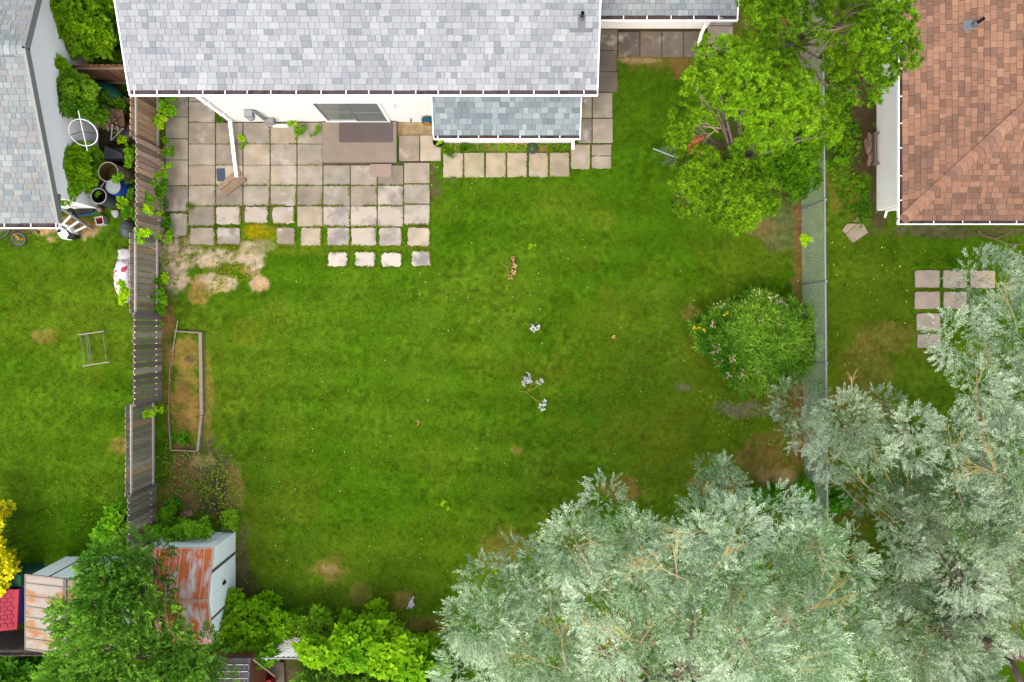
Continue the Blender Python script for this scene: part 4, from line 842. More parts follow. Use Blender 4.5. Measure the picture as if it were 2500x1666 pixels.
m = MB(); m.prism(poly([(112, 548), (148, 546), (150, 552), (138, 557), (118, 554)], .1)[::-1], .02, .1, lin(190, 200, 200)); single('plastic_tray', 'translucent grey plastic tray half under the left house gutter', 'lid', m, M['attr'])
# feed bag against the fence
M['bag'] = mat('printed_bag', tuple(1.3*v for v in lin(236, 236, 244)), .45, .05, 5, blot=lin(206, 70, 110), bsc=4.5, bth=(.56, .59))
def pillow(m, pts, z0, h, c, seed=0, crk=.02):
    rr = random.Random(seed); n = len(pts); cx = sum(p[0] for p in pts) / n; cy = sum(p[1] for p in pts) / n; vs = []; R_ = ((0, 1), (.5, .97), (.8, .86), (.93, .66), (1, .4), (1.0, .18))
    for hz_, k in R_:
        for x, y in pts: vs.append((cx + (x - cx) * k, cy + (y - cy) * k, z0 + h * hz_ + (rr.uniform(-crk, crk) if hz_ > .4 else 0)))
    vs.append((cx, cy, z0 + h)); fs = [(r * n + i, r * n + (i + 1) % n, (r + 1) * n + (i + 1) % n, (r + 1) * n + i) for r in range(len(R_) - 1) for i in range(n)] + [((len(R_) - 1) * n + i, (len(R_) - 1) * n + (i + 1) % n, len(R_) * n) for i in range(n)] + [tuple(range(n - 1, -1, -1))]
    m.add(vs, fs, c)
bg_ = thing('plastic_bag', 'large white plastic sack with a crimson print slumped against the fence', 'bag', P(300, 680, 0))
m = MB(); pillow(m, poly([(287, 636), (297, 632), (318, 634), (322, 680), (320, 730), (308, 741), (296, 735), (286, 715), (280, 695), (279, 665), (283, 648)], .15)[::-1], .02, .3, (1, 1, 1), 3); m.build('sack', M['bag'], bg_, True)
m = MB(); pillow(m, poly([(285, 609), (300, 606), (318, 608), (319, 634), (298, 636), (287, 634), (289, 622)], .15)[::-1], .02, .2, (1, 1, 1), 5, .03); m.build('sack_neck', mat('grey_bag', lin(216, 220, 222), .5, .1, 8, bump=.6, bumpsc=12), bg_, True)
# planter, boulder, round cover, white bag, wire and rod
m = MB(); a = P(1069, 345, .35); m.lathe([(.11, 0), (.145, .33), (.15, .35), (.135, .35), (.125, .27)], a[0], a[1], 24); pl = thing('planter', 'round black plant pot at the corner of the small extension', 'planter', (a[0], a[1], 0)); m.build('pot', M['black'], pl, True)
m = MB(); a = P(1300, 362, .04); m.lathe([(.17, 0), (.175, .05), (.15, .07), (.05, .075)], a[0], a[1], 22); single('round_cover', 'round dark grey cover on the gravel strip below the extension', 'cover', m, M['dark'])
m = MB(); m.blob(P(1427, 243, .25), .1, .14, .14, lin(206, 210, 212), 14, 9, 3, .12, zmin=-.14); single('cement_bag', 'crumpled white bag in the nook right of the extension roof', 'bag', m, M['attr'], smooth=True)
m = MB(); m.tube([P(1594, 363, .5), P(1646, 383, .45)], .016, 8, lin(206, 210, 216)); single('metal_rod', 'straight pale metal rod poking out from under the lower pine branches', 'rod', m, M['attr'])
m = MB(); rr = random.Random(3)
for k in range(12):
    a = P(1622 + rr.uniform(-10, 16), 380 + rr.uniform(-6, 10), rr.uniform(.1, .4)); m.torus(a, rr.uniform(.12, .24), .004, (rr.uniform(-.5, .5), rr.uniform(-.5, .5), 1), 18, 4, lin(150, 152, 156), 0, rr.uniform(2.5, 5))
single('wire_tangle', 'loose tangle of grey wire beside the metal rod', 'wire', m, M['attr'])
m = MB(); m.blob(P(2120, 352, .1), .1, .3, .12, lin(160, 130, 112), 16, 10, 2, .25, zmin=-.1); m.blob(P(2123, 385, .1), .08, .2, .1, lin(170, 136, 118), 16, 10, 7, .25, zmin=-.1); single('burlap_roll', 'crumpled brown burlap against the window well of the right house', 'burlap', m, M['attr'])
# fallen branch near the brown house
m = MB()
for pts, r in (([(2388, 564), (2400, 576), (2430, 584), (2462, 596), (2505, 597), (2540, 600)], .022), ([(2430, 583), (2455, 575), (2470, 566), (2468, 555)], .01), ([(2462, 596), (2480, 610), (2495, 625)], .01), ([(2470, 560), (2490, 560), (2520, 566)], .014)):
    m.tube([P(x, y, .08) for x, y in pts], [r * (1 - .1 * i) for i in range(len(pts))], 6, lin(*rs.choice(((150, 130, 108), (140, 116, 94)))))
single('fallen_branch', 'bare forked branch lying on the grass below the brown roof', 'branch', m, M['twig'])
# play house at bottom left, dark roofed plastic shed at the bottom
ph = thing('playhouse', 'toy playhouse with a crimson tile pattern roof and green gable at the bottom left', 'playhouse', P(20, 1500, 0))
m = MB(); c = lin(196, 20, 62); xr = P(45, 0, 1.3)[0]; yt, yb_ = P(0, 1440, 1.3)[1], P(0, 1538, 1.3)[1]; xr2 = P(40, 0, 1.3)[0]
m.add([(xr, yt, 1.28), (xr2, yb_, 1.28), (xr - 1.1, yb_, 1.6), (xr - 1.1, yt, 1.6), (xr, yt, 1.22), (xr2, yb_, 1.22), (xr - 1.1, yb_, 1.54), (xr - 1.1, yt, 1.54)], [(3, 2, 1, 0), (4, 5, 6, 7), (0, 1, 5, 4), (1, 2, 6, 5), (3, 0, 4, 7)], c)
for r in range(9):
    for k in range(3):
        y0 = yb_ + .09 + r * .115; xa = xr - .12 - k * .15 - (.05 if r % 2 else 0); zz = 1.29 + (xr - xa) * .29
        m.add([(xa, y0, zz), (xa - .13, y0, zz + .038), (xa - .13, y0 + .1, zz + .038), (xa, y0 + .1, zz)], [(3, 2, 1, 0)], tuple(k_ * .85 for k_ in c)); m.add([(xa, y0, zz), (xa, y0 + .1, zz), (xa, y0 + .1, zz - .03), (xa, y0, zz - .03)], [(0, 1, 2, 3)], tuple(k_ * .35 for k_ in c))
m.build('roof', M['attr'], ph)
m = MB(); a = P(44, 1440, 1.3); m.box((a[0] - .7, a[1] + .02, .0), (a[0] - .02, a[1] + .35, 1.15), lin(16, 100, 70)); m.build('green_gable', M['attr'], ph)
m = MB(); m.box((xr - 1.0, yb_ + .08, 0), (xr - .08, yt - .05, 1.24), lin(50, 60, 150)); m.build('wall', M['attr'], ph)
ps = thing('plastic_shed', 'dark roofed shed with white lined shingles at the bottom edge', 'shed', P(550, 1640, 0))
m = MB(); hz = 1.9; a, b = P(500, 1607, hz), P(612, 1607, hz); y1 = P(0, 1607, hz)[1]; L = 1.7; c = lin(74, 72, 76); SLP = .3
p_ = lambda u, v, w_: (u, y1 - v, hz + v * SLP * 0 + w_)
m.add([p_(a[0], 0, 0), p_(b[0], 0, 0), p_(b[0], L, .25), p_(a[0], L, .25), p_(a[0], 0, -.1), p_(b[0], 0, -.1), p_(b[0], L, .15), p_(a[0], L, .15)], [(3, 2, 1, 0), (4, 5, 6, 7), (1, 0, 4, 5), (1, 5, 6, 2), (0, 3, 7, 4)], c)
m.build('roof', mat('dark_resin_roof', lin(84, 80, 82), .8, .2, 5, blot=lin(110, 100, 100), bsc=3), ps)
m = MB()
for r in range(9):
    v = .16 + r * .17; z = .25 * v / L
    x = a[0] + (.0 if r % 2 else .12)
    while x < b[0] - .045:
        x2 = min(x + .24, b[0] - .03)
        m.beam(p_(x, v, z + .012), p_(x2 - .03, v, z + .012), .02, .012, lin(216, 216, 224)); m.beam(p_(x2 - .01, v, z + .01), p_(x2 - .01, v + .12, z + .03), .01, .012, lin(170, 172, 178)); x = x2
m.build('shingle_lines', M['attr'], ps)
m = MB(); m.box((a[0] + .05, y1 - L + .05, 0), (b[0] - .03, y1 - .03, hz - .1), lin(150, 84, 60)); m.build('wall', M['attr'], ps)
m = MB(); m.beam((b[0] + .05, y1 - .05, hz - .05), (b[0] + .35, y1 - .9, .9), .03, .04, lin(190, 160, 140)); m.build('brace', M['attr'], ps)
m = MB(); m.prism(poly([(652, 1613), (695, 1613), (698, 1680), (648, 1680)])[::-1], .02, .12, lin(128, 118, 104)); single('wood_pallet', 'grey brown wooden platform beside the dark roofed shed', 'platform', m, M['woodv'])
m = MB(); m.prism(poly([(640, 1664), (660, 1660), (668, 1680), (640, 1682)], .5)[::-1], .2, .5, lin(200, 34, 30)); single('red_toy', 'red plastic toy edge at the bottom frame beside the dark roofed shed', 'toy', m, M['attr'])
# white rag
m = MB(); rg_ = [(993, 1484), (997, 1478), (999, 1468), (1004, 1464), (1009, 1454), (1012, 1456), (1008, 1463), (1010, 1470), (1012, 1475), (1013, 1479), (1009, 1478), (1006, 1485), (1003, 1484), (1001, 1480), (996, 1485)]
m.prism(poly(rg_)[::-1], .03, .06, lin(236, 222, 226)); m.beam(P(997, 1459, .05), P(1003, 1464, .05), .02, .015, lin(220, 190, 170)); single('rag', 'torn white rag lying on the lawn near the bottom vines', 'rag', m, M['attr'])
# ------------------------------------------------------------ foliage machinery
def inpoly(x, y, poly):
    r = np.zeros(x.shape, bool); n = len(poly); j = n - 1
    for i in range(n):
        xi, yi = poly[i]; xj, yj = poly[j]
        r ^= ((yi > y) != (yj > y)) & (x < (xj - xi) * (y - yi) / (yj - yi + 1e-12) + xi); j = i
    return r
def edist(x, y, poly):
    d = np.full(x.shape, 1e9); n = len(poly)
    for i in range(n):
        ax, ay = poly[i]; bx, by_ = poly[(i + 1) % n]; L2 = (bx - ax) ** 2 + (by_ - ay) ** 2 + 1e-9
        t = np.clip(((x - ax) * (bx - ax) + (y - ay) * (by_ - ay)) / L2, 0, 1)
        d = np.minimum(d, np.hypot(x - ax - t * (bx - ax), y - ay - t * (by_ - ay)))
    return d
def kite(p, d, n, L, w, fold=.0):
    """leaf as a 4-corner kite from p along d, width direction n"""
    p, d, n = np.array(p), np.array(d), np.array(n); return [p, p + d * L * .45 + n * w / 2, p + d * L, p + d * L * .45 - n * w / 2]
def T_pinnate(nl=7, L=.28, leaf=.085, w=.016, ang=42, jit=.15, seed=0):
    r = random.Random(seed); out = []
    for i in range(nl * 2 + 1):
        t = (i + .6) / (nl * 2 + 1); s = 1 if i % 2 else -1
        a = math.radians(ang * (1 - .4 * t)) * s if i < nl * 2 else 0
        a += r.uniform(-jit, jit); d = np.array((math.cos(a), math.sin(a), r.uniform(-.25, .45))); d /= np.linalg.norm(d)
        n = np.cross((0, 0, 1), d); n /= np.linalg.norm(n); tl = r.uniform(-.7, .7); n = n * math.cos(tl) + np.cross(d, n) * math.sin(tl)
        out.append(kite((L * t, 0, 0), d, n, leaf * r.uniform(.75, 1.15) * (1 - .25 * t), w))
    return np.array(out)
def T_tuft(k=30, L=.085, w=.007, seed=0, spread=1.15, blk=.06):
    r = random.Random(seed); out = []
    for i in range(k):
        a = r.uniform(0, 2 * math.pi); f = spread * math.sqrt(r.random()); d = np.array((math.cos(f), math.sin(f) * math.cos(a), math.sin(f) * math.sin(a)))
        n = np.cross(d, (r.uniform(-1, 1), r.uniform(-1, 1), r.uniform(-1, 1))); n /= np.linalg.norm(n)
        out.append(kite((r.uniform(-blk, 0.01), 0, 0), d, n, L * r.uniform(.8, 1.1), w))
    return np.array(out)
def T_rosette(k=6, leaf=.08, w=.06, seed=0, flat=.35):
    r = random.Random(seed); out = []
    for i in range(k):
        a = 2 * math.pi * i / k + r.uniform(-.4, .4); d = np.array((r.uniform(.0, flat) + .15, math.cos(a), math.sin(a))); d /= np.linalg.norm(d)
        n = np.cross((1, 0, 0), d); n /= np.linalg.norm(n); tl = r.uniform(-.5, .5); n = n * math.cos(tl) + np.cross(d, n) * math.sin(tl)
        out.append(kite(d * leaf * .12, d, n, leaf * r.uniform(.7, 1.15), w))
    return np.array(out)
def scatter(pos, dr, tmpls, scale, cA, cB, rs, hue=.5, roll=1.0, up=None):
    """pos (n,3), dr (n,3) unit; picks a template per item"""
    n = len(pos); Vs, Cs = [], []
    pick = rs.randint(0, len(tmpls), n); cA, cB = np.array(cA), np.array(cB)
    for ti, T in enumerate(tmpls):
        m = pick == ti; k = m.sum()
        if not k: continue
        X = dr[m]; ref = np.tile(np.array((0, 0, 1.)), (k, 1)) + rs.normal(0, .45 * roll, (k, 3))
        Y = np.cross(ref, X); Y /= np.linalg.norm(Y, axis=1)[:, None] + 1e-9; Z = np.cross(X, Y)
        s = rs.uniform(scale[0], scale[1], k)[:, None, None]; T2 = T.reshape(-1, 3)
        W = pos[m][:, None] + (X[:, None] * T2[None, :, 0:1] + Y[:, None] * T2[None, :, 1:2] + Z[:, None] * T2[None, :, 2:3]) * s
        Vs.append(W.reshape(-1, 3)); nl = len(T)
        big = (fbm(pos[m][:, 0] + pos[m][:, 2] * .7, pos[m][:, 1], .8, 3, 45) - .5)[:, None] * 1.3; t = np.clip(rs.rand(k, 1) * hue + rs.rand(k, nl) * (1 - hue) + big, 0, 1)[..., None]
        c = (cA * (1 - t) + cB * t) * rs.uniform(.85, 1.15, (k, nl, 1)); Cs.append(c.reshape(-1, 3))
    return np.concatenate(Vs), np.concatenate(Cs)
def crown(polypx, he, hm, lr, per, tm, cA, cB, seed, dens=1.0, low=.5, lowdz=1.2, inset=.45, sprlen=.0, scale=(.8, 1.2), outl=.85, upb=.5, flat=.75, mind=.6, thr=None, domed=None, hue=.5, zv=1.0, dn_=.35):
    rs = np.random.RandomState(seed)
    poly_ = [P(x, y, he)[:2] for x, y in polypx]; xs = [p[0] for p in poly_]; ys = [p[1] for p in poly_]
    area = abs(sum(poly_[i][0] * poly_[(i + 1) % len(poly_)][1] - poly_[(i + 1) % len(poly_)][0] * poly_[i][1] for i in range(len(poly_)))) / 2
    want = int(dens * area / (lr * lr * 1.1)) + 2; L = []; tries = 0
    while len(L) < want and tries < 40:
        tries += 1
        if tries > 12 and len(L) < 2: inset *= .7
        x = rs.uniform(min(xs), max(xs), 400); y = rs.uniform(min(ys), max(ys), 400); ok = inpoly(x, y, poly_); x, y = x[ok], y[ok]; ed = edist(x, y, poly_)
        for a, b, e in zip(x, y, ed):
            if e < lr * inset: continue
            r = lr * rs.uniform(.7, 1.2)
            if all((a - q[0]) ** 2 + (b - q[1]) ** 2 > (mind * (r + q[3]) ) ** 2 for q in L):
                L.append((a, b, e, r))
                if len(L) >= want: break
    D_ = max(q[2] for q in L) if L else 1; D_ = domed or D_
    lob = []
    for a, b, e, r in L:
        z = he + (hm - he) * min(1, e / D_) ** .6 + rs.uniform(-.5, .5) * r * zv; lob.append((a, b, z, r, 1.0))
        if rs.rand() < low: 
            zz = max(he * .35, z - lowdz * rs.uniform(.6, 1.5)); lob.append((a + rs.uniform(-.6, .6) * r, b + rs.uniform(-.6, .6) * r, zz, r * 1.05, .7))
    pos, dr = [], []
    for a, b, z, r, wgt in lob:
        k = int(per * wgt * (r / lr) ** 2); v = rs.normal(0, 1, (k, 3)); v[:, 2] = np.abs(v[:, 2]) * 1.0 - .25; v /= np.linalg.norm(v, axis=1)[:, None]
        rad = r * (.35 + .65 * rs.rand(k) ** .45)[:, None]
        p = np.array((a, b, z)) + v * rad * np.array((1, 1, flat)); d = v * outl + np.array((0, 0, upb)) + rs.normal(0, dn_, (k, 3)); d /= np.linalg.norm(d, axis=1)[:, None]
        pos.append(p); dr.append(d)
    pos = np.concatenate(pos); dr = np.concatenate(dr); pos[:, 2] = np.maximum(pos[:, 2], .03)
    V, C = scatter(pos, dr, tm, scale, cA, cB, rs, hue)
    return V, C, lob
def limbs(parent, lob, base, fork, r0, seed, matb, frac=.6, tw=0, twc=None, name='branches', r1=.035):
    rr = random.Random(seed); base = np.array(base); fork = np.array(fork)
    m = MB(); mid = (base + fork) / 2 + np.array((rr.uniform(-.12, .12), rr.uniform(-.12, .12), 0))
    m.tube([base, base + (mid - base) * .5, mid, fork], [r0 * 1.25, r0, r0 * .85, r0 * .65], 12, (1, 1, 1)); m.build('trunk', matb, parent, True)
    m = MB(); t_ = m; bc_ = lin(150, 134, 118)
    for (a, b, z, r, wgt) in lob:
        if rr.random() > frac: continue
        e = np.array((a, b, z - r * .2)); d = e - fork; L = np.linalg.norm(d); s = fork + (base - fork) * rr.uniform(0, .25)
        q1 = s + (e - s) * .35 + np.array((rr.uniform(-.1, .1), rr.uniform(-.1, .1), .12)) * L * .6; q2 = s + (e - s) * .7 + np.array((rr.uniform(-.1, .1), rr.uniform(-.1, .1), .08)) * L * .4
        m.tube([s, q1, q2, e], [min(r0 * .35, r1 * 1.5), r1 * .9, r1 * .6, r1 * .3], 6, bc_)
        for k in range(tw):
            f = np.array((rr.gauss(0, 1), rr.gauss(0, 1), abs(rr.gauss(0, .8)))); f /= np.linalg.norm(f); c = rr.choice(twc)
            p0 = q2 + (e - q2) * rr.random(); p2 = e + f * r * rr.uniform(.6, .98); p1 = (p0 + p2) / 2 + np.array((0, 0, -.06)) + np.array((rr.uniform(-.08, .08), rr.uniform(-.08, .08), 0))
            t_.tube([p0, p1, p2], [.014, .010, .005], 4, c)
    m.build(name, M['twig'], parent, True)
GOLD = [tuple(1.3 * v for v in lin(*c)) for c in ((206, 176, 74), (196, 172, 90), (186, 168, 120), (204, 182, 84))]
def twigfan(m, px, py, h, ang, L, n, seed, cs=GOLD, spread=.9, r=.016):
    """bare forked branch showing through the crown; ang in image degrees (0 right, 90 up)"""
    rr = random.Random(seed); a = math.radians(ang); s = np.array(P(px, py, h - (.35 if cs is GOLD else 0)))
    tip = s + np.array((math.cos(a), math.sin(a), .15)) * L * .5; c = tuple(1.2 * v for v in lin(190, 168, 134)); r *= .5; L *= .95
    m.tube([s - np.array((math.cos(a), math.sin(a), .5)) * L * .5, s, tip], [r * 1.9, r * 1.6, r], 6, c)
    for k in range(n):
        b = a + rr.uniform(-spread, spread) * .8; p0 = s + (tip - s) * rr.uniform(.1, 1); LL = L * rr.uniform(.35, .75)
        p1 = p0 + np.array((math.cos(b), math.sin(b), .2)) * LL * .5; b2 = b + rr.uniform(-.3, .3); p2 = p1 + np.array((math.cos(b2), math.sin(b2), .15)) * LL * .5
        c = rr.choice(cs); m.tube([p0, p1, p2], [r * .75, r * .5, r * .25], 5, c)
        for q in range(2):
            b3 = b2 + rr.uniform(-.7, .7); m.tube([p1 + (p2 - p1) * rr.random(), p2 + np.array((math.cos(b3), math.sin(b3), .2)) * LL * .3], [r * .35, r * .2], 4, c)
# ------------------------------------------------------------ willows
TW = [T_pinnate(7, .30, .108, .02, 44, .25, s) for s in range(6)]
def willow(name, label, polys, base, fork, r0, seed, fans, cA, cB, limb=None):
    t = thing(name, label, 'tree', base, 'silver willows at the bottom right'); VV, CC, LL = [], [], []
    for i, (pl, he, hm, lr, per, low) in enumerate(polys):
        V, C, lob = crown(pl, he, hm, lr, int(per * 1.6), TW, cA, cB, seed + i, 1.0, low, 2.3, .9 if he < 4.5 and hm > 5 else .55, scale=(.66, .98), mind=.70, domed=2.2, hue=.4, outl=.9, flat=.95, zv=2.0, dn_=.42)
        VV.append(V); CC.append(C); LL += lob
    np_mesh('crown', np.concatenate(VV), 4, np.concatenate(CC), M['silver'], t)
    limbs(t, LL, base, fork, r0, seed, M['bark'], .5, 4, GOLD)
    for i, f in enumerate(fans): m = MB(); twigfan(m, *f, seed * 31 + i); m.build('bare_branch', M['twig'], t)
    return t
sA, sB = lin(82, 130, 50), lin(224, 243, 212)
K2 = 1.9
sA = tuple(min(.8, v * K2) for v in sA); sB = tuple(min(.8, v * K2) for v in sB)
w1 = D([(1010, 1440), (1045, 1410), (1065, 1350), (1135, 1320), (1230, 1315), (1290, 1330), (1340, 1420), (1330, 1640), (1080, 1640), (1045, 1560), (1035, 1490)])
w2 = D([(1275, 1300), (1260, 1215), (1315, 1180), (1440, 1155), (1482, 1165), (1530, 1112), (1640, 1122), (1700, 1150), (1800, 1150), (1925, 1190), (1935, 1215), (1985, 1260), (1950, 1330), (1985, 1400), (1960, 1500), (1990, 1640), (1330, 1640), (1345, 1420)])
w2c = D([(1340, 1240), (1480, 1200), (1640, 1180), (1800, 1190), (1900, 1230), (1900, 1400), (1990, 1640), (1120, 1640), (1130, 1480), (1200, 1360)])
w2b = D([(1630, 1130), (1655, 1078), (1695, 1095), (1705, 1150)])
w1 = [(x, y) for x, y in w1]
willow('willow_tree', 'broad silver leaved willow with golden twigs at the bottom right of the lawn', [(w1, 5.2, 6.4, .62, 170, .8), (w2, 6.2, 8.4, .66, 180, .8), (w2b, 3.2, 3.6, .35, 90, .3), (w2c, 3.2, 4.4, .7, 80, .2)],
       (4.2, -9.6, 0), (4.0, -8.6, 3.6), .26, 3,
       [(1375, 1590, 6.6, 100, 1.0, 9), (1370, 1560, 6.6, 75, .9, 7), (1330, 1620, 6.5, 150, .9, 6), (1560, 1565, 8, 165, 1.1, 9), (1570, 1560, 8, 60, .7, 5), (1640, 1400, 8.6, 150, .9, 9), (1650, 1375, 8.6, 100, .7, 6), (1700, 1300, 8.4, 190, .6, 6), (1830, 1590, 8.6, 120, .9, 9), (1960, 1500, 8.6, 40, 1.1, 9), (1940, 1530, 8.6, 140, .8, 7), (2010, 1400, 8.4, 80, .5, 7), (1600, 1350, 8.4, 200, .7, 6), (1470, 1330, 7.6, 170, .6, 5), (1480, 1540, 7.6, 170, .8, 6), (1760, 1370, 8.7, 60, .5, 7)], sA, sB)
w3 = D([(2420, 560), (2330, 602), (2245, 635), (2230, 690), (2170, 718), (2100, 790), (2115, 840), (2065, 862), (2085, 915), (2110, 960), (2100, 1100), (2200, 1260), (2440, 1260)])
w4 = D([(2080, 925), (2030, 920), (1990, 882), (1945, 855), (1903, 878), (1893, 915), (1855, 912), (1820, 980), (1815, 1030), (1842, 1085), (1900, 1120), (1960, 1100), (2060, 1105), (2130, 1110), (2170, 1000)])
w4 = [(x + 30, y) for x, y in w4]; w3 = [(x + 18, y) for x, y in w3]
w5 = D([(2100, 1120), (2050, 1120), (1995, 1160), (1980, 1200), (1985, 1260), (2040, 1300), (1995, 1400), (1975, 1500), (1990, 1640), (2230, 1640), (2270, 1480), (2440, 1450), (2440, 1150), (2200, 1100)])
w7 = D([(2150, 950), (2440, 900), (2440, 1440), (2300, 1470), (2180, 1640), (1960, 1640), (2000, 1440), (2080, 1330), (2060, 1230), (2160, 1180)])
w6 = D([(2180, 1640), (2200, 1560), (2260, 1540), (2330, 1570), (2440, 1600), (2440, 1640)])
wr = willow('willow_tree', 'tall silver willow overhanging the neighbour patio at the right edge', [(w3, 5.4, 7.4, .64, 170, .7), (w4, 4.4, 5.2, .55, 150, .6), (w5, 3.8, 5.0, .62, 150, .8), (w6, 4.4, 5.6, .5, 150, .6), (w7, 2.2, 3.2, .7, 80, .2)],
       (12.6, -8.6, 0), (11.6, -7.2, 3.2), .3, 23,
       [(2435, 1160, 6.6, 120, 1.0, 10), (2430, 1155, 6.6, 160, .9, 8), (2440, 900, 6.6, 150, .8, 6), (2390, 930, 6.6, 80, .6, 6), (2475, 770, 6.8, 120, .9, 6), (2440, 1450, 4.8, 165, .7, 7), (2250, 1590, 5, 80, .7, 6), (2050, 1170, 4.8, 200, .5, 4), (2080, 940, 5, 100, .4, 4)],
       tuple(v * .72 for v in sA), tuple(v * .85 for v in sB))
m = MB(); m.tube([P(2350, 1560, 3.0), P(2430, 1580, 3.0), P(2530, 1600, 3.1), P(2640, 1620, 2.6)], [.13, .2, .25, .28], 12); m.tube([P(2450, 1590, 3), P(2475, 1630, 3.4), P(2500, 1690, 3.8)], [.11, .09, .07], 8); m.build('limb', M['bark'], wr, True)
# ------------------------------------------------------------ pines
TP = [T_tuft(34, .088, .013, s, 1.25, .03) for s in range(5)]
pA, pB = tuple(v * 1.45 for v in lin(72, 118, 14)), tuple(v * 1.75 for v in lin(142, 194, 30))
def pine(label, polys, base, fork, r0, seed, fans, dead=()):
    t = thing('pine_tree', label, 'tree', base, 'pines by the chain link fence'); VV, CC, LL = [], [], []
    for i, (pl, he, hm, lr, per, low) in enumerate(polys):
        V, C, lob = crown(pl, he, hm, lr, int(per * .46), TP, pA, pB, seed + i, 1.0, low, 1.1, .45, scale=(.95, 1.4), upb=1.0, mind=.52, outl=.8, hue=.85)
        VV.append(V); CC.append(C); LL += lob
    np_mesh('crown', np.concatenate(VV), 4, np.concatenate(CC), M['needle'], t)
    limbs(t, LL, base, fork, r0, seed, M['bark'], .4, 2, [lin(160, 146, 124), lin(140, 124, 106)])
    rs = np.random.RandomState(seed)
    if dead:
        pos, dr = [], []
        for px, py, h, r in dead:
            k = int(10 + r * 120); v = rs.normal(0, 1, (k, 3)); v /= np.linalg.norm(v, axis=1)[:, None]; pos.append(np.array(P(px, py, h)) + v * r * rs.rand(k, 1)); dr.append(v)
        V, C = scatter(np.concatenate(pos), np.concatenate(dr), TP, (.6, .9), tuple(v * 1.6 for v in lin(190, 110, 66)), tuple(v * 1.6 for v in lin(226, 150, 96)), rs); np_mesh('dead_needles', V, 4, C, M['needle'], t)
    for i, f in enumerate(fans): m = MB(); twigfan(m, *f, seed * 17 + i, cs=[lin(170, 156, 136), lin(190, 176, 156)], r=.02); m.build('bare_branch', M['twig'], t)
    return t
p1a = D([(1605, 110), (1620, 95), (1655, 92), (1680, 112), (1760, 112), (1830, 175), (1850, 200), (1860, 260), (1830, 300), (1780, 330), (1720, 330), (1690, 300), (1640, 255), (1590, 262), (1575, 240), (1558, 205), (1600, 165)])
p1e = D([(1700, 280), (1790, 290), (1815, 335), (1790, 372), (1740, 350), (1700, 325)])
p1b = D([(1550, 250), (1600, 262), (1605, 290), (1578, 300), (1572, 335), (1540, 345), (1532, 290)])
p1c = D([(1552, 372), (1592, 352), (1680, 358), (1722, 385), (1775, 430), (1788, 470), (1740, 508), (1700, 533), (1645, 520), (1600, 482), (1556, 450)])
p1d = D([(1840, 235), (1900, 250), (1938, 285), (1928, 325), (1890, 345), (1845, 300)])
pine('bushy yellow green pine with bare lower branches at the lawn edge beside the wing', [(p1a, 5.9, 7.0, .36, 150, .8), (p1b, 4.6, 4.8, .3, 120, .5), (p1c, 3.9, 4.6, .34, 140, .8), (p1d, 4.3, 4.6, .32, 90, .4), (p1e, 5.0, 5.6, .32, 110, .5)],
     P(1735, 452, 0), P(1800, 392, 3.4), .14, 61, [(1750, 312, 4.6, 178, .7, 6), (1735, 308, 4.5, 150, .5, 4), (1745, 320, 4.4, 215, .5, 4), (1965, 306, 4.4, -18, .6, 5), (1960, 215, 4.8, 35, .5, 5)],
     [(1703, 341, 4.2, .12), (1692, 359, 4.1, .12), (1710, 372, 4, .07), (1732, 388, 4.3, .05), (1994, 271, 3.4, .12), (1845, 310, 5.2, .09)])
p2a = D([(1730, -60), (1712, 20), (1702, 60), (1718, 95), (1750, 112), (1795, 95), (1822, 60), (1830, 20), (1850, -60)])
p2b = D([(1840, -60), (1835, 40), (1845, 100), (1870, 145), (1925, 165), (1930, 120), (1900, 95), (1890, 60), (1898, -60)])
p2c = D([(1960, -60), (1965, 30), (1950, 70), (1935, 100), (1945, 150), (1985, 185), (2025, 180), (2035, 150), (2060, 175), (2078, 172), (2098, 130), (2088, 85), (2076, 40), (2080, -60)])
p2d = D([(1905, 160), (1960, 185), (1965, 215), (1920, 235), (1880, 215)])
pine('yellow green pine spreading over the chain link fence towards the brown roof', [(p2a, 5.6, 6.2, .34, 140, .7), (p2b, 4.9, 5.4, .34, 110, .5), (p2c, 6.1, 6.7, .36, 160, .8), (p2d, 4.3, 4.6, .3, 90, .4)],
     P(1880, 190, 0), P(1935, 100, 3.4), .15, 83, [(2025, 60, 5.2, 240, .8, 6), (2080, 60, 5.4, 200, .9, 6), (2060, 105, 5.3, 195, .8, 6), (2020, 185, 4.4, -70, .6, 6), (2030, 210, 4.2, -30, .6, 5), (1980, 195, 4.2, -120, .5, 5)],
     [(2085, 128, 5, .08), (2110, 178, 4.8, .08), (2010, 272, 2.6, .05)])
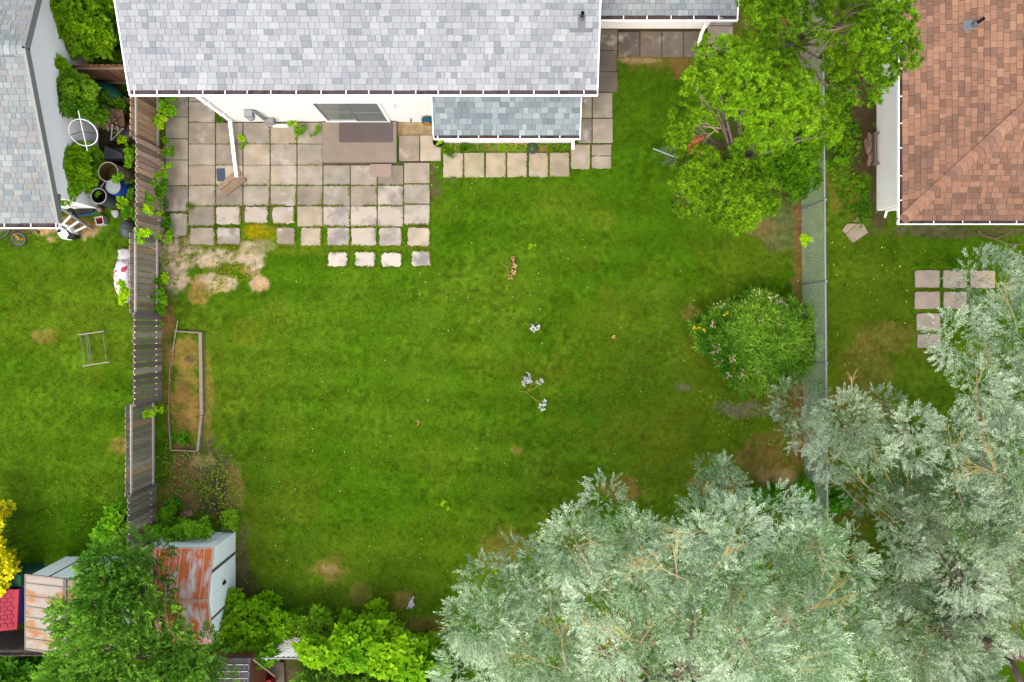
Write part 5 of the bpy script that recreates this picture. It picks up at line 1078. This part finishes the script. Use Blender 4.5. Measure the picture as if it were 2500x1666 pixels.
# ------------------------------------------------------------ bushes, vines and weeds
def greens(name, label, cat, polys, tm, cA, cB, seed, mt='leaf', group=None, stem=True, scale=(.8, 1.2), hue=.5, k=1.8):
    x = np.mean([P(p[0], p[1])[0] for p in polys[0][0]]); y = np.mean([P(p[0], p[1])[1] for p in polys[0][0]])
    t = thing(name, label, cat, (x, y, 0), group); VV, CC, LL = [], [], []
    a_, b_ = [tuple(min(.75, v * k) for v in lin(*c)) for c in (cA, cB)]
    for i, (pl, he, hm, lr, per, low) in enumerate(polys):
        V, C, lob = crown(pl, he, hm, lr, int(per * .72), tm, a_, b_, seed + i, 1.0, low, hm * .5, .62, scale=(scale[0] * .9, scale[1] * 1.15), mind=.48, upb=.7, hue=hue, flat=.9); VV.append(V); CC.append(C); LL += lob
    np_mesh('foliage', np.concatenate(VV), 4, np.concatenate(CC), M[mt], t)
    if stem:
        m = MB(); rr = random.Random(seed)
        for (a, b, z, r, w_) in LL[::2]: m.tube([(a * .8 + x * .2, b * .8 + y * .2, 0), (a, b, z * .6), (a, b, max(.04, z))], [.014, .01, .006], 5, lin(96, 100, 50))
        m.build('stems', M['twig'], t)
    return t
TB = [T_rosette(6, .085, .06, s) for s in range(5)]; TBB = [T_rosette(5, .15, .12, s) for s in range(4)]; TS = [T_rosette(7, .05, .03, s) for s in range(4)]
TC = [T_pinnate(5, .2, .068, .04, 58, .25, s) for s in range(5)]; TN = [T_rosette(9, .13, .022, s, .9) for s in range(5)]; TG = [T_tuft(12, .14, .01, s, .8, .01) for s in range(4)]
greens('dark_shrub', 'dark green shrub in the shade between the pine and the chain link fence', 'shrub', [(D([(1722, 322), (1800, 305), (1875, 300), (1900, 345), (1858, 395), (1848, 440), (1800, 465), (1765, 425), (1730, 380)]), .8, 2.0, .32, 110, .6), (D([(1760, 250), (1850, 260), (1900, 290), (1890, 330), (1800, 340)]), .6, 1.4, .32, 90, .5), (D([(1855, 205), (1910, 225), (1945, 290), (1900, 320), (1865, 280)]), .4, 1.0, .3, 90, .5)], TN + TB, (34, 84, 8), (92, 150, 20), 101)
fs = greens('flowering_shrub', 'rounded flowering shrub with feathery leaves and pale lilac flower heads near the chain link fence', 'shrub', [(D([(1592, 770), (1622, 722), (1640, 690), (1660, 712), (1700, 700), (1740, 672), (1800, 690), (1850, 725), (1868, 790), (1845, 850), (1790, 890), (1720, 898), (1662, 880), (1640, 840), (1600, 800)]), .4, 1.5, .3, 95, .5)], [T_rosette(10, .17, .024, s, 1.2) for s in range(6)], (44, 108, 20), (134, 190, 74), 111)
rs = np.random.RandomState(5); pos, dr = [], []
for px, py in D([(1650, 700), (1740, 675), (1775, 690), (1790, 690), (1800, 700), (1842, 770), (1850, 790), (1640, 745), (1645, 800), (1640, 815), (1655, 832), (1672, 862), (1700, 862), (1705, 858), (1748, 850), (1752, 842), (1765, 790), (1770, 780), (1808, 785), (1822, 790), (1835, 800), (1795, 745), (1780, 735), (1790, 730), (1760, 890), (1700, 830), (1745, 740), (1755, 745), (1815, 715), (1680, 825), (1735, 835), (1870, 800)]):
    k = 9; pos.append(np.array(P(px, py, rs.uniform(.9, 1.55))) + rs.normal(0, .06, (k, 3))); d = rs.normal(0, .5, (k, 3)) + (0, 0, 1); dr.append(d / np.linalg.norm(d, axis=1)[:, None])
V, C = scatter(np.concatenate(pos), np.concatenate(dr), [T_rosette(6, .03, .02, s) for s in range(3)], (.8, 1.2), tuple(v * 1.2 for v in lin(186, 168, 180)), tuple(v * 1.5 for v in lin(222, 214, 226)), rs); np_mesh('flowers', V, 4, C, M['leaf'], fs)
pos = np.array([P(px + rs.uniform(-9, 9), py + rs.uniform(-6, 6), rs.uniform(.8, 1.3)) for px, py in D([(1612, 758), (1625, 760), (1667, 722), (1706, 793), (1695, 842), (1600, 752)]) for _ in range(4)]); d = rs.normal(0, .4, pos.shape) + (0, 0, 1)
V, C = scatter(pos, d / np.linalg.norm(d, axis=1)[:, None], [T_rosette(6, .03, .02, 3)], (.8, 1.2), tuple(v * 1.7 for v in lin(230, 200, 20)), tuple(v * 1.7 for v in lin(220, 180, 40)), rs); np_mesh('yellow_flowers', V, 4, C, M['leaf'], fs)
greens('climbing_vine', 'vine on the left house wall behind the cross fence at the top left', 'vine', [(D([(105, 10), (140, 12), (152, -10), (160, -50), (275, -50), (285, 60), (292, 150), (180, 150), (150, 130), (138, 80), (118, 50)]), .9, 2.2, .3, 120, .6), (D([(95, 195), (120, 160), (125, 125), (150, 128), (165, 155)]), 1.9, 2.1, .2, 70, .2)], TB + TBB[:1], (44, 100, 8), (120, 174, 24), 121)
greens('climbing_vine', 'vine spilling over the green sled and the left house wall', 'vine', [(D([(95, 180), (130, 160), (165, 155), (200, 180), (225, 200), (262, 225), (285, 245), (270, 258), (235, 238), (212, 262), (205, 285), (160, 272), (150, 240), (105, 210)]), 1.5, 2.0, .26, 110, .5)], TB, (44, 100, 14), (112, 166, 40), 131)
greens('climbing_vine', 'bushy vine between the left house and the open rain barrels', 'vine', [(D([(122, 400), (138, 352), (158, 330), (180, 335), (215, 325), (228, 340), (218, 368), (212, 420), (198, 452), (160, 468), (128, 440)]), 1.0, 1.6, .26, 120, .6)], TB, (54, 112, 6), (126, 184, 24), 141)
ct = thing('tree', 'feathery green tree leaning over both metal sheds at the bottom left', 'tree', P(420, 1560, 0)); TT = []
gA, gB = tuple(v * 1.7 for v in lin(48, 108, 34)), tuple(v * 1.8 for v in lin(122, 184, 74)); VV = []; CC = []
for i, (pl, he, hm, lr, per, low) in enumerate([(D([(235, 1262), (260, 1240), (300, 1236), (325, 1236), (345, 1262), (400, 1295), (408, 1330), (380, 1350), (388, 1390), (440, 1392), (450, 1430), (480, 1480), (475, 1640), (110, 1640), (118, 1540), (160, 1490), (178, 1440), (150, 1380), (200, 1355), (228, 1300), (190, 1292)]), 3.6, 5.0, .5, 170, .7), (D([(120, 1385), (170, 1385), (165, 1400), (130, 1395)]), 3.4, 3.5, .15, 30, 0), (D([(190, 1285), (235, 1270), (235, 1290), (200, 1296)]), 3.2, 3.3, .15, 30, 0)]):
    V, C, lob = crown(pl, he, hm, lr, per, TC, gA, gB, 150 + i, 1.0, low, 1.3, .5, scale=(.85, 1.25), mind=.52, domed=1.4); VV.append(V); CC.append(C); TT += lob
np_mesh('crown', np.concatenate(VV), 4, np.concatenate(CC), M['leaf'], ct); limbs(ct, TT, P(420, 1560, 0), P(430, 1640, 3), .11, 152, M['bark'], .7, 2, [lin(120, 130, 50)])
greens('golden_shrub', 'bright golden yellow shrub at the left edge above the toy playhouse', 'shrub', [(D([(-60, 1140), (5, 1155), (18, 1200), (28, 1240), (55, 1290), (42, 1340), (10, 1368), (-60, 1380)]), 1.0, 1.9, .26, 130, .4)], TS + TB[:1], (184, 192, 10), (232, 240, 60), 161, k=1.9)
greens('vine_hedge', 'mass of bright lime vine leaves on the lattice fence at the bottom edge', 'vine', [(D([(640, 1480), (700, 1460), (800, 1425), (860, 1412), (900, 1420), (930, 1436), (1000, 1468), (1035, 1505), (1020, 1540), (900, 1535), (800, 1525), (725, 1500)]), 1.1, 1.9, .34, 130, .5)], TB + TBB, (62, 128, 12), (130, 190, 26), 171, k=1.65)
greens('dark_bush', 'dense mid green bush beside the door side of the rusty shed', 'shrub', [(D([(535, 1345), (585, 1365), (630, 1395), (690, 1400), (690, 1450), (620, 1480), (540, 1480), (500, 1450), (518, 1380)]), .5, 1.1, .3, 130, .5)], TS + TB, (54, 118, 8), (116, 176, 18), 181)
greens('weed_patch', 'tall leafy weeds between the rusty shed bush and the lime vine', 'weeds', [(D([(625, 1405), (700, 1400), (745, 1385), (775, 1420), (760, 1440), (690, 1455), (640, 1450)]), .3, .8, .28, 110, .4)], TN + TB, (56, 116, 20), (120, 172, 44), 191)
greens('broadleaf_bush', 'darker broad leaved bush behind the rusty shed above the dark plastic roof', 'shrub', [(D([(470, 1495), (520, 1462), (640, 1465), (668, 1480), (640, 1508), (560, 1512), (480, 1512)]), .6, 1.2, .3, 120, .5)], TBB + TB, (48, 108, 14), (112, 168, 34), 201)
greens('hedge_plants', 'pale green feathery plants beyond the lattice fence at the bottom edge', 'shrub', [(D([(668, 1560), (720, 1530), (820, 1545), (900, 1550), (1000, 1560), (1050, 1580), (1080, 1660), (700, 1660)]), .8, 1.3, .34, 120, .5)], TC + TN, (64, 124, 40), (130, 184, 80), 211)
greens('broadleaf_bush', 'dark broad leaved bush in the bottom left corner behind the back fence', 'shrub', [(D([(-40, 1510), (60, 1500), (130, 1490), (140, 1640), (-40, 1640)]), .8, 1.6, .34, 120, .5)], TBB + TB, (26, 82, 14), (84, 142, 30), 221)
pk = greens('pumpkin_plant', 'big leaved pumpkin plant with an orange flower climbing the fence near the sheds', 'plant', [(D([(228, 1205), (262, 1190), (268, 1160), (292, 1150), (298, 1200), (296, 1260), (240, 1262)]), .5, .9, .24, 50, .3)], TBB, (52, 132, 18), (126, 190, 36), 231)
V, C = scatter(np.array([P(261, 1287, 1.0)] * 3), np.array([(0, .1, 1.), (.2, 0, 1.), (-.1, 0, 1.)]), [T_rosette(5, .08, .05, 2)], (.9, 1), (.8, .36, .02), (.8, .45, .02), rs); np_mesh('flower', V, 4, C, M['leaf'], pk)
greens('creeper', 'low green creeper draped along the top of the rusty shed back wall', 'vine', [(D([(356, 1195), (380, 1185), (400, 1205), (450, 1190), (500, 1195), (515, 1218), (480, 1228), (400, 1225), (362, 1222)]), .5, 1.2, .22, 110, .5)], TB + TS, (48, 112, 14), (104, 166, 32), 241)
greens('weed_patch', 'leafy weeds at the foot of the fence left of the soil patch', 'weeds', [(D([(378, 1205 - 30), (400, 1150), (412, 1185), (390, 1205), (372, 1200)]), .2, .5, .2, 90, .4)], TB, (40, 104, 14), (100, 160, 30), 245)
greens('weed_patch', 'green weeds at the right edge of the soil patch above the shed corner', 'weeds', [(D([(510, 1180), (545, 1170), (552, 1200), (540, 1222), (515, 1215)]), .1, .25, .14, 60, .2)], TS, (66, 126, 20), (128, 180, 40), 246)
greens('weed_patch', 'leafy weeds under the trees where the chain link fence meets the willows', 'weeds', [(D([(1700, 1110), (1740, 1120), (1780, 1118), (1790, 1150), (1740, 1165), (1690, 1150)]), .3, .8, .26, 100, .5), (D([(1815, 1110), (1870, 1105), (1930, 1120), (1960, 1150), (1900, 1180), (1840, 1150)]), .3, .8, .26, 100, .5)], TB, (30, 96, 10), (90, 160, 20), 247)
# weed tufts: separate small plants along fence and patio
WEEDS = [((396, 252), 28, .9, 'leafy vine hanging on the fence under the main eaves', TB), ((388, 292), 18, .7, 'yellowish creeper on the fence below the eaves vine', TB), ((590, 336), 11, .16, 'round yellow green weed in the slab joint near the long downspout', TS), ((592, 352), 9, .12, 'smaller weed just below the round weed in the slab joint', TS),
 ((735, 307), 20, .28, 'low weed against the house wall left of the concrete step', TS), ((715, 303), 14, .2, 'pale weed beside the white brick at the wall', TS), ((773, 322), 14, .26, 'upright weed squeezed against the left side of the concrete step', TS), ((462, 506), 6, .1, 'thin weed in the slab joint near the lower patio', TG), ((404, 340), 10, .5, 'weed at the fence beside the second patio slab', TB), ((408, 372), 12, .5, 'weed growing by the slab edge at the fence', TB),
 ((396, 415), 15, .7, 'bright creeper on the pickets beside the blue sheet', TB), ((392, 452), 18, .7, 'broad creeper on the pickets at patio mid height', TB), ((371, 444), 9, 1.3, 'small sprig growing between the pickets', TS), ((362, 486), 12, 1.3, 'blueish creeper patch on the pickets', TB), ((354, 512), 14, 1.5, 'lime creeper sprig on top of the pickets near the grey ball', TB), ((342, 566), 22, 1.7, 'large bright clump bulging over the fence top', TB), ((318, 520), 20, 1.0, 'weeds along the outer side of the fence above the grey ball', TB),
 ((406, 545), 12, .3, 'weed at the lower left patio corner', TB), ((411, 580), 12, .3, 'yellow green weed beside the gravel corner', TB), ((402, 680), 10, .3, 'lime grape leaf plant at the fence foot near the gravel', TBB), ((384, 686), 6, .4, 'single round leaf plant on the fence rail', TBB), ((384, 720), 18, .6, 'reddish creeper on the lower fence rail', TB), ((390, 755), 20, .4, 'dark creeper bush at the fence foot above the garden bed', TB), ((294, 712), 22, .9, 'bright lime sprigs in front of the white sack', TB), ((300, 735), 12, .5, 'lime sprigs below the white sack', TB),
 ((384, 792), 9, .3, 'sprig poking through the dark pickets beside the garden bed', TS), ((357, 1010), 12, 1.2, 'yellow green creeper between pickets near the lower bed', TB), ((440, 1075), 20, .2, 'low leafy weeds inside the bottom of the garden bed', TS), ((310, 360), 20, .9, 'leafy weeds against the fence beside the black bin', TB), ((300, 340), 12, .6, 'lime weed sprouting beside the bicycle frame', TB), ((282, 432), 13, 1.2, 'leaves overhanging the open beige barrel', TB), ((290, 490), 13, .7, 'pale young plant in front of the blue barrel', TB), ((308, 470), 11, .6, 'ragged weed between blue barrel and fence', TB),
 ((1071, 346), 8, .45, 'small fresh plant growing in the black pot', TS), ((1973, 592), 16, .8, 'lime leafed sprig caught in the chain link mesh', TB), ((1100, 366), 16, .12, 'grass tuft on the gravel strip right of the black pot', TG), ((1135, 362), 14, .12, 'second tuft on the gravel strip', TG), ((2020, 400), 16, .3, 'weed clump on the neighbour side of the fence', TS), ((2060, 380), 22, .3, 'leafy ground weeds near the burlap', TS), ((2030, 330), 24, .3, 'leafy ground weeds beside the dark soil', TS), ((2120, 480), 14, .2, 'weeds at the corner of the right house', TS), ((2095, 450), 14, .2, 'weeds by the foundation of the right house', TS),
 ((1085, 1230), 9, .06, 'bright weed spot in the lower lawn', TS), ((1213, 1390), 9, .06, 'bright weed spot near the dry patch by the willow', TS), ((1300, 600), 8, .05, 'bright weed spot above the withered sprig', TS), ((2330, 640), 16, .1, 'long grass tufts near the neighbour slabs', TG)]
for i, ((px, py), r, h, lb, tm) in enumerate(WEEDS):
    rs = np.random.RandomState(300 + i); R_ = .85 * r / S * (1 - h / H); k = int(14 + 420 * R_ * R_ * 4) if tm is not TBB else int(6 + 300 * R_ * R_)
    c0 = np.array(P(px, py, h)); v = rs.normal(0, 1, (k, 3)); v[:, 2] = np.abs(v[:, 2]); v /= np.linalg.norm(v, axis=1)[:, None]
    sc_ = rs.normal(0, .55, (5, 3)) * np.array((R_, R_, 0)); sc_[:, 1] *= rs.uniform(.6, 1.5); pos = c0 + sc_[rs.randint(0, 5, k)] + v * rs.rand(k, 1) ** .5 * np.array((R_, R_, min(.2, h * .4))) * rs.uniform(.3, .7, (k, 1)); pos[:, 2] -= min(.12, h * .3); pos[:, 2] = np.maximum(pos[:, 2], .03)
    if h > .8: pos = np.concatenate([pos, np.stack([np.full(12, c0[0]) + rs.uniform(-.05, .05, 12), c0[1] + rs.uniform(-.1, .1, 12), np.linspace(.05, h, 12)], -1)]); v = np.concatenate([v, np.tile((.6, .1, .8), (12, 1))])
    d = v * .7 + (0, 0, .8); d += rs.normal(0, .25, d.shape); d /= np.linalg.norm(d, axis=1)[:, None]
    lime = any(w_ in lb for w_ in ('lime', 'bright', 'yellow', 'fresh', 'pale')); a_, b_ = ((86, 150, 10), (158, 214, 30)) if lime else ((44, 104, 14), (104, 166, 34))
    V, C = scatter(pos, d, tm, (.6, 1.0), tuple(v_ * 1.7 for v_ in lin(*a_)), tuple(v_ * 1.7 for v_ in lin(*b_)), rs)
    tag(np_mesh('weed', V, 4, C, M['leaf']), lb, 'weed', 'weeds around the yard')
# fallen twigs on the lawn
def sprig(label, tw, clusters, cA, cB, cat='twig', name='fallen_sprig', tm=None, sd=1):
    a = P(*tw[0][0], 0); t = thing(name, label, cat, a, 'fallen sprigs on the lawn'); m = MB()
    for pl in tw: m.tube([P(x, y, .06) for x, y in pl], [.008] * len(pl), 5, lin(190, 160, 60))
    m.build('stem', M['twig'], t); rs = np.random.RandomState(sd); pos, dr = [], []
    for px, py, r, k in clusters:
        v = rs.normal(0, 1, (k, 3)); v[:, 2] = abs(v[:, 2]); v /= np.linalg.norm(v, axis=1)[:, None]; pos.append(np.array(P(px, py, .05)) + v * r * .5 * rs.rand(k, 1)); d = v.copy(); dr.append(d)
    V, C = scatter(np.concatenate(pos), np.concatenate(dr), tm or [T_pinnate(2, .05, .07, .02, 50, .3, s) for s in range(3)], (.7, 1.1), cA, cB, rs); np_mesh('leaves', V, 4, C, M['silver'], t)
SV = (tuple(v * 1.7 for v in lin(190, 196, 190)), tuple(v * 2.0 for v in lin(236, 236, 240)))
sprig('small silver leafed sprig lying alone near the lawn centre', [[(1303, 802), (1312, 806), (1325, 812)]], [(1299, 792, .09, 8), (1302, 803, .14, 14), (1312, 800, .06, 5)], *SV, sd=2)
sprig('forked silver leafed willow branch with yellow stem on the lawn', [[(1267, 955), (1284, 958), (1300, 970), (1322, 984)], [(1284, 958), (1295, 945), (1298, 935)], [(1290, 955), (1305, 948), (1314, 940)], [(1300, 970), (1313, 984)]], [(1288, 920, .2, 22), (1284, 932, .16, 18), (1294, 932, .1, 8), (1320, 932, .16, 18), (1326, 984, .1, 8), (1322, 994, .15, 16)], *SV, sd=3)
sprig('withered sprig with curled brown pink leaves on the upper lawn', [[(1222, 640), (1236, 652), (1242, 664), (1242, 672)], [(1236, 652), (1247, 650)]], [(1252, 631, .06, 3), (1254, 638, .07, 4), (1254, 648, .13, 8), (1254, 664, .09, 5), (1245, 678, .12, 6)], tuple(v * 1.6 for v in lin(190, 130, 90)), tuple(v * 1.7 for v in lin(236, 196, 170)), tm=[T_rosette(3, .1, .05, s) for s in range(3)], sd=4)
sprig('single curled dry leaf right of the lawn centre', [[(1496, 828), (1500, 822)]], [(1497, 823, .05, 3)], tuple(v * 1.6 for v in lin(226, 160, 120)), tuple(v * 1.7 for v in lin(236, 190, 150)), tm=[T_rosette(2, .08, .05, 1)], sd=5)
sprig('thin reddish twig left of the forked willow branch', [[(1015, 1043), (1022, 1034), (1028, 1030)]], [(1022, 1033, .04, 2)], tuple(v * 1.5 for v in lin(190, 120, 90)), tuple(v * 1.5 for v in lin(210, 160, 120)), sd=6)
sprig('dry brown leaf on the lower lawn', [[(1310, 1190), (1315, 1187)]], [(1314, 1188, .04, 2)], tuple(v * 1.5 for v in lin(190, 110, 50)), tuple(v * 1.5 for v in lin(210, 140, 80)), tm=[T_rosette(2, .06, .04, 1)], sd=7)
# ------------------------------------------------------------ grass and litter
BOX = [(316, -400, 1457, 298), (1457, -400, 1725, 72), (787, 290, 969, 397), (1088, 290, 1393, 350), (-500, -100, 240, 512), (2140, -400, 3200, 515), (392, 1300, 576, 1500), (150, 1372, 345, 1580)]
def keep(x, y):
    px = NX + x * S; py = NY - y * S; k = np.ones(x.shape, bool)
    for a, b, c, d_ in BLK: k &= ~((px > a + 1.5) & (px < c - 1.5) & (py > b + 1.5) & (py < d_ - 1.5))
    for a, b, c, d_ in BOX: k &= ~((px > a) & (px < c) & (py > b) & (py < d_))
    return k
def grass(name, label, x0, x1, y0, y1, dens, seed):
    rs = np.random.RandomState(seed); n = int((x1 - x0) * (y1 - y0) * dens); x = rs.uniform(x0, x1, n); y = rs.uniform(y0, y1, n)
    c, dn = field(x, y); clump = sst(.3, .7, vnoise(x, y, .16, 77)); k = keep(x, y) & (rs.rand(n) < dn * (.45 + .55 * clump)); x, y, c = x[k], y[k], c[k]; n = len(x)
    h = rs.uniform(.025, .06, n); a = rs.uniform(0, 6.283, n); tl = rs.uniform(.1, 1.1, n) * h; w_ = rs.uniform(.004, .009, n); ax = rs.uniform(0, 6.283, n)
    V = np.zeros((n, 3, 3)); V[:, 0, 0] = x - np.cos(ax) * w_; V[:, 0, 1] = y - np.sin(ax) * w_; V[:, 1, 0] = x + np.cos(ax) * w_; V[:, 1, 1] = y + np.sin(ax) * w_
    V[:, 2, 0] = x + np.cos(a) * tl; V[:, 2, 1] = y + np.sin(a) * tl; V[:, 2, 2] = h; V[:, :2, 2] = .002
    br = rs.uniform(.7, 1.55, n) * (.88 + .24 * clump[k]) * (.72 + .56 * vnoise(x, y, .085, 78)); br[rs.rand(n) < .05] *= 1.5; c = np.clip(c * br[:, None] * 1.58, 0, .8); c[:, 0] *= rs.uniform(.85, 1.25, n)
    o = np_mesh(name, V.reshape(-1, 3), 3, c, M['grass']); tag(o, label, 'grass', kind='stuff')
GD = 1500
grass('yard_grass', 'short mown grass blades of the main yard', -10.05, 8.3, -9.2, 8.6, GD, 1)
grass('neighbour_grass', 'short grass of the left neighbour lawn', -15.5, -10.2, -9.0, 4.0, GD, 2)
grass('neighbour_grass', 'drier grass of the right neighbour lawn beyond the chain link fence', 8.33, 15.5, -8.8, 9.5, GD * .9, 3)
rs = np.random.RandomState(9)
def specks(name, label, n, region, cols, size, seed, z=.05, bare=0):
    rs = np.random.RandomState(seed); x0, y0, x1, y1 = region; px = rs.uniform(x0, x1, n); py = rs.uniform(y0, y1, n); x = (px - NX) / S; y = (NY - py) / S; k = keep(x, y) & (fbm(x, y, 1.1, 3, seed + 60) + rs.normal(0, .08, n) > .5)
    if bare: k &= field(x, y)[1] + rs.normal(0, .08, len(x)) < .42
    x, y = x[k], y[k]; n = len(x)
    a = rs.uniform(0, 6.283, n); L = rs.uniform(.5, 1.2, n) * size; d = np.stack([np.cos(a), np.sin(a), rs.uniform(-.2, .2, n)], -1) * L[:, None]; nn = np.stack([-np.sin(a), np.cos(a), rs.uniform(-.3, .3, n)], -1) * (L * .22)[:, None]; p = np.stack([x, y, np.full(n, z)], -1)
    V = np.stack([p - d / 2, p + nn, p + d / 2, p - nn], 1).reshape(-1, 3); C = np.array(cols)[rs.randint(0, len(cols), n)]
    tag(np_mesh(name, V, 4, C, M['silver']), label, 'leaf litter', kind='stuff')
specks('fallen_leaves', 'small pale fallen willow leaves scattered over the lawn', 700, (580, 420, 1960, 1480), [tuple(v * 1.3 for v in lin(*c)) for c in ((200, 210, 150), (170, 190, 110), (226, 230, 190))], .05, 4)
specks('fallen_leaves', 'pale fallen leaf flecks on the right neighbour lawn', 120, (2030, 580, 2400, 1000), [tuple(v * 1.5 for v in lin(*c)) for c in ((180, 206, 80), (150, 190, 60))], .09, 5)
specks('gravel_flecks', 'loose pale gravel in the worn corner of the patio', 6000, (400, 565, 670, 735), [tuple(v * 1.4 for v in lin(*c)) for c in ((216, 200, 180), (236, 226, 210), (190, 170, 150), (160, 140, 120))], .035, 6, .02, 1)
specks('soil_litter', 'pale straw and leaf bits on the soil patch above the rusty shed', 1100, (395, 1110, 590, 1280), [tuple(v * 1.3 for v in lin(*c)) for c in ((190, 180, 130), (150, 170, 60), (130, 160, 50), (120, 110, 90))], .06, 7, .03)
specks('soil_litter', 'gravel and straw bits under the left house gutter', 500, (70, 548, 240, 580), [tuple(v * 1.3 for v in lin(*c)) for c in ((200, 170, 140), (170, 140, 116), (220, 200, 170))], .04, 8, .03)
def weedfield(label, polys, dens, cA, cB, seed, tm=TS, sc=(.6, 1.1), th=.45, name='ground_weeds'):
    rs = np.random.RandomState(seed); out = []
    for pl in polys:
        pw = [((x - NX) / S, (NY - y) / S) for x, y in pl]; xs = [p[0] for p in pw]; ys = [p[1] for p in pw]; n = int((max(xs) - min(xs)) * (max(ys) - min(ys)) * dens)
        x = rs.uniform(min(xs), max(xs), n); y = rs.uniform(min(ys), max(ys), n); k = inpoly(x, y, pw) & keep(x, y) & (fbm(x, y, .5, 3, seed % 50) + rs.normal(0, .06, n) > th); out.append(np.stack([x[k], y[k], rs.uniform(.02, .09, k.sum())], -1))
    pos = np.concatenate(out); d_ = rs.normal(0, .35, pos.shape) + (0, 0, 1); d_ /= np.linalg.norm(d_, axis=1)[:, None]
    V, C = scatter(pos, d_, tm, sc, tuple(v * 1.6 for v in lin(*cA)), tuple(v * 1.7 for v in lin(*cB)), rs); tag(np_mesh(name, V, 4, C, M['leaf']), label, 'weeds', kind='stuff')
weedfield('low leafy weeds covering the lower left lawn above the rust spotted shed', [[(20, 1200), (120, 1170), (250, 1180), (285, 1230), (270, 1330), (160, 1370), (60, 1400), (10, 1330)]], 130, (60, 118, 14), (104, 158, 30), 401, sc=(.4, .8), th=.5)
weedfield('ragged green weeds along the foot of the wooden fence', [[(392, 330), (412, 330), (416, 600), (410, 800), (424, 1100), (400, 1190), (380, 1180), (384, 800), (394, 600)], [(400, 1105), (520, 1105), (590, 1180), (580, 1270), (400, 1260)]], 260, (66, 112, 20), (130, 166, 50), 402, th=.49, sc=(.35, .9))
weedfield('leafy ground weeds between the chain link fence and the right house', [[(2020, 240), (2080, 250), (2100, 330), (2095, 420), (2140, 520), (2100, 560), (2040, 480), (2010, 380)]], 320, (44, 104, 14), (104, 160, 34), 403)
weedfield('scattered green weeds inside the timber bed frame', [[(422, 820), (488, 820), (488, 1090), (422, 1090)]], 220, (80, 116, 24), (130, 160, 50), 408, th=.5, sc=(.35, .8))
weedfield('patchy weeds on the gravel strip below the roof extension', [[(1085, 352), (1390, 352), (1390, 371), (1085, 371)], [(1052, 396), (1078, 396), (1078, 450), (1052, 450)]], 500, (60, 118, 14), (120, 170, 34), 404)
weedfield('ground plants in the dark gap between the two houses', [[(240, 200), (320, 240), (322, 400), (312, 560), (290, 560), (318, 470), (300, 350), (250, 280)]], 160, (40, 100, 16), (110, 170, 34), 405, tm=TB)
weedfield('sparse bright weeds on the worn corner below the patio', [[(405, 575), (640, 575), (620, 680), (480, 730), (405, 700)]], 300, (80, 116, 20), (140, 150, 40), 406, th=.55, sc=(.4, .8))
weedfield('small weeds in the bare ground near the willows', [[(1700, 950), (1930, 940), (1950, 1150), (1750, 1160)]], 120, (70, 120, 20), (130, 170, 40), 407, th=.56, sc=(.5, .9))
# moss and weeds in the slab joints
rs = np.random.RandomState(77); pos = []
for (a, b, c, d_, *_r) in slabs:
    if c < 1400 and b > 290:
        for (ax, ay, bx, by_) in ((a, d_, c, d_), (c, b, c, d_), (a, b, c, b)):
            L = math.hypot(bx - ax, by_ - ay); k = int(L * (1.1 if (b > 440 or a > 1070) else .45)); t = rs.rand(k); x = ax + (bx - ax) * t; y = ay + (by_ - ay) * t
            g = vnoise(x / S * 1.0, y / S, .28, 15) > (.36 if (b > 440 or a > 1070) else .55); x, y = x[g], y[g]
            pos.append(np.stack([(x + rs.normal(0, .7, len(x)) - NX) / S, (NY - y - rs.normal(0, .7, len(x))) / S, np.full(len(x), .035)], -1))
pos = np.concatenate(pos); d = rs.normal(0, .5, pos.shape) + (0, 0, 1); d /= np.linalg.norm(d, axis=1)[:, None]
V, C = scatter(pos, d, [T_rosette(5, .04, .022, s) for s in range(3)], (.6, 1.2), tuple(v * 1.4 for v in lin(70, 104, 16)), tuple(v * 1.5 for v in lin(126, 146, 50)), rs); tag(np_mesh('joint_moss', V, 4, C, M['leaf']), 'green moss and grass filling the joints between patio slabs', 'moss', kind='stuff')
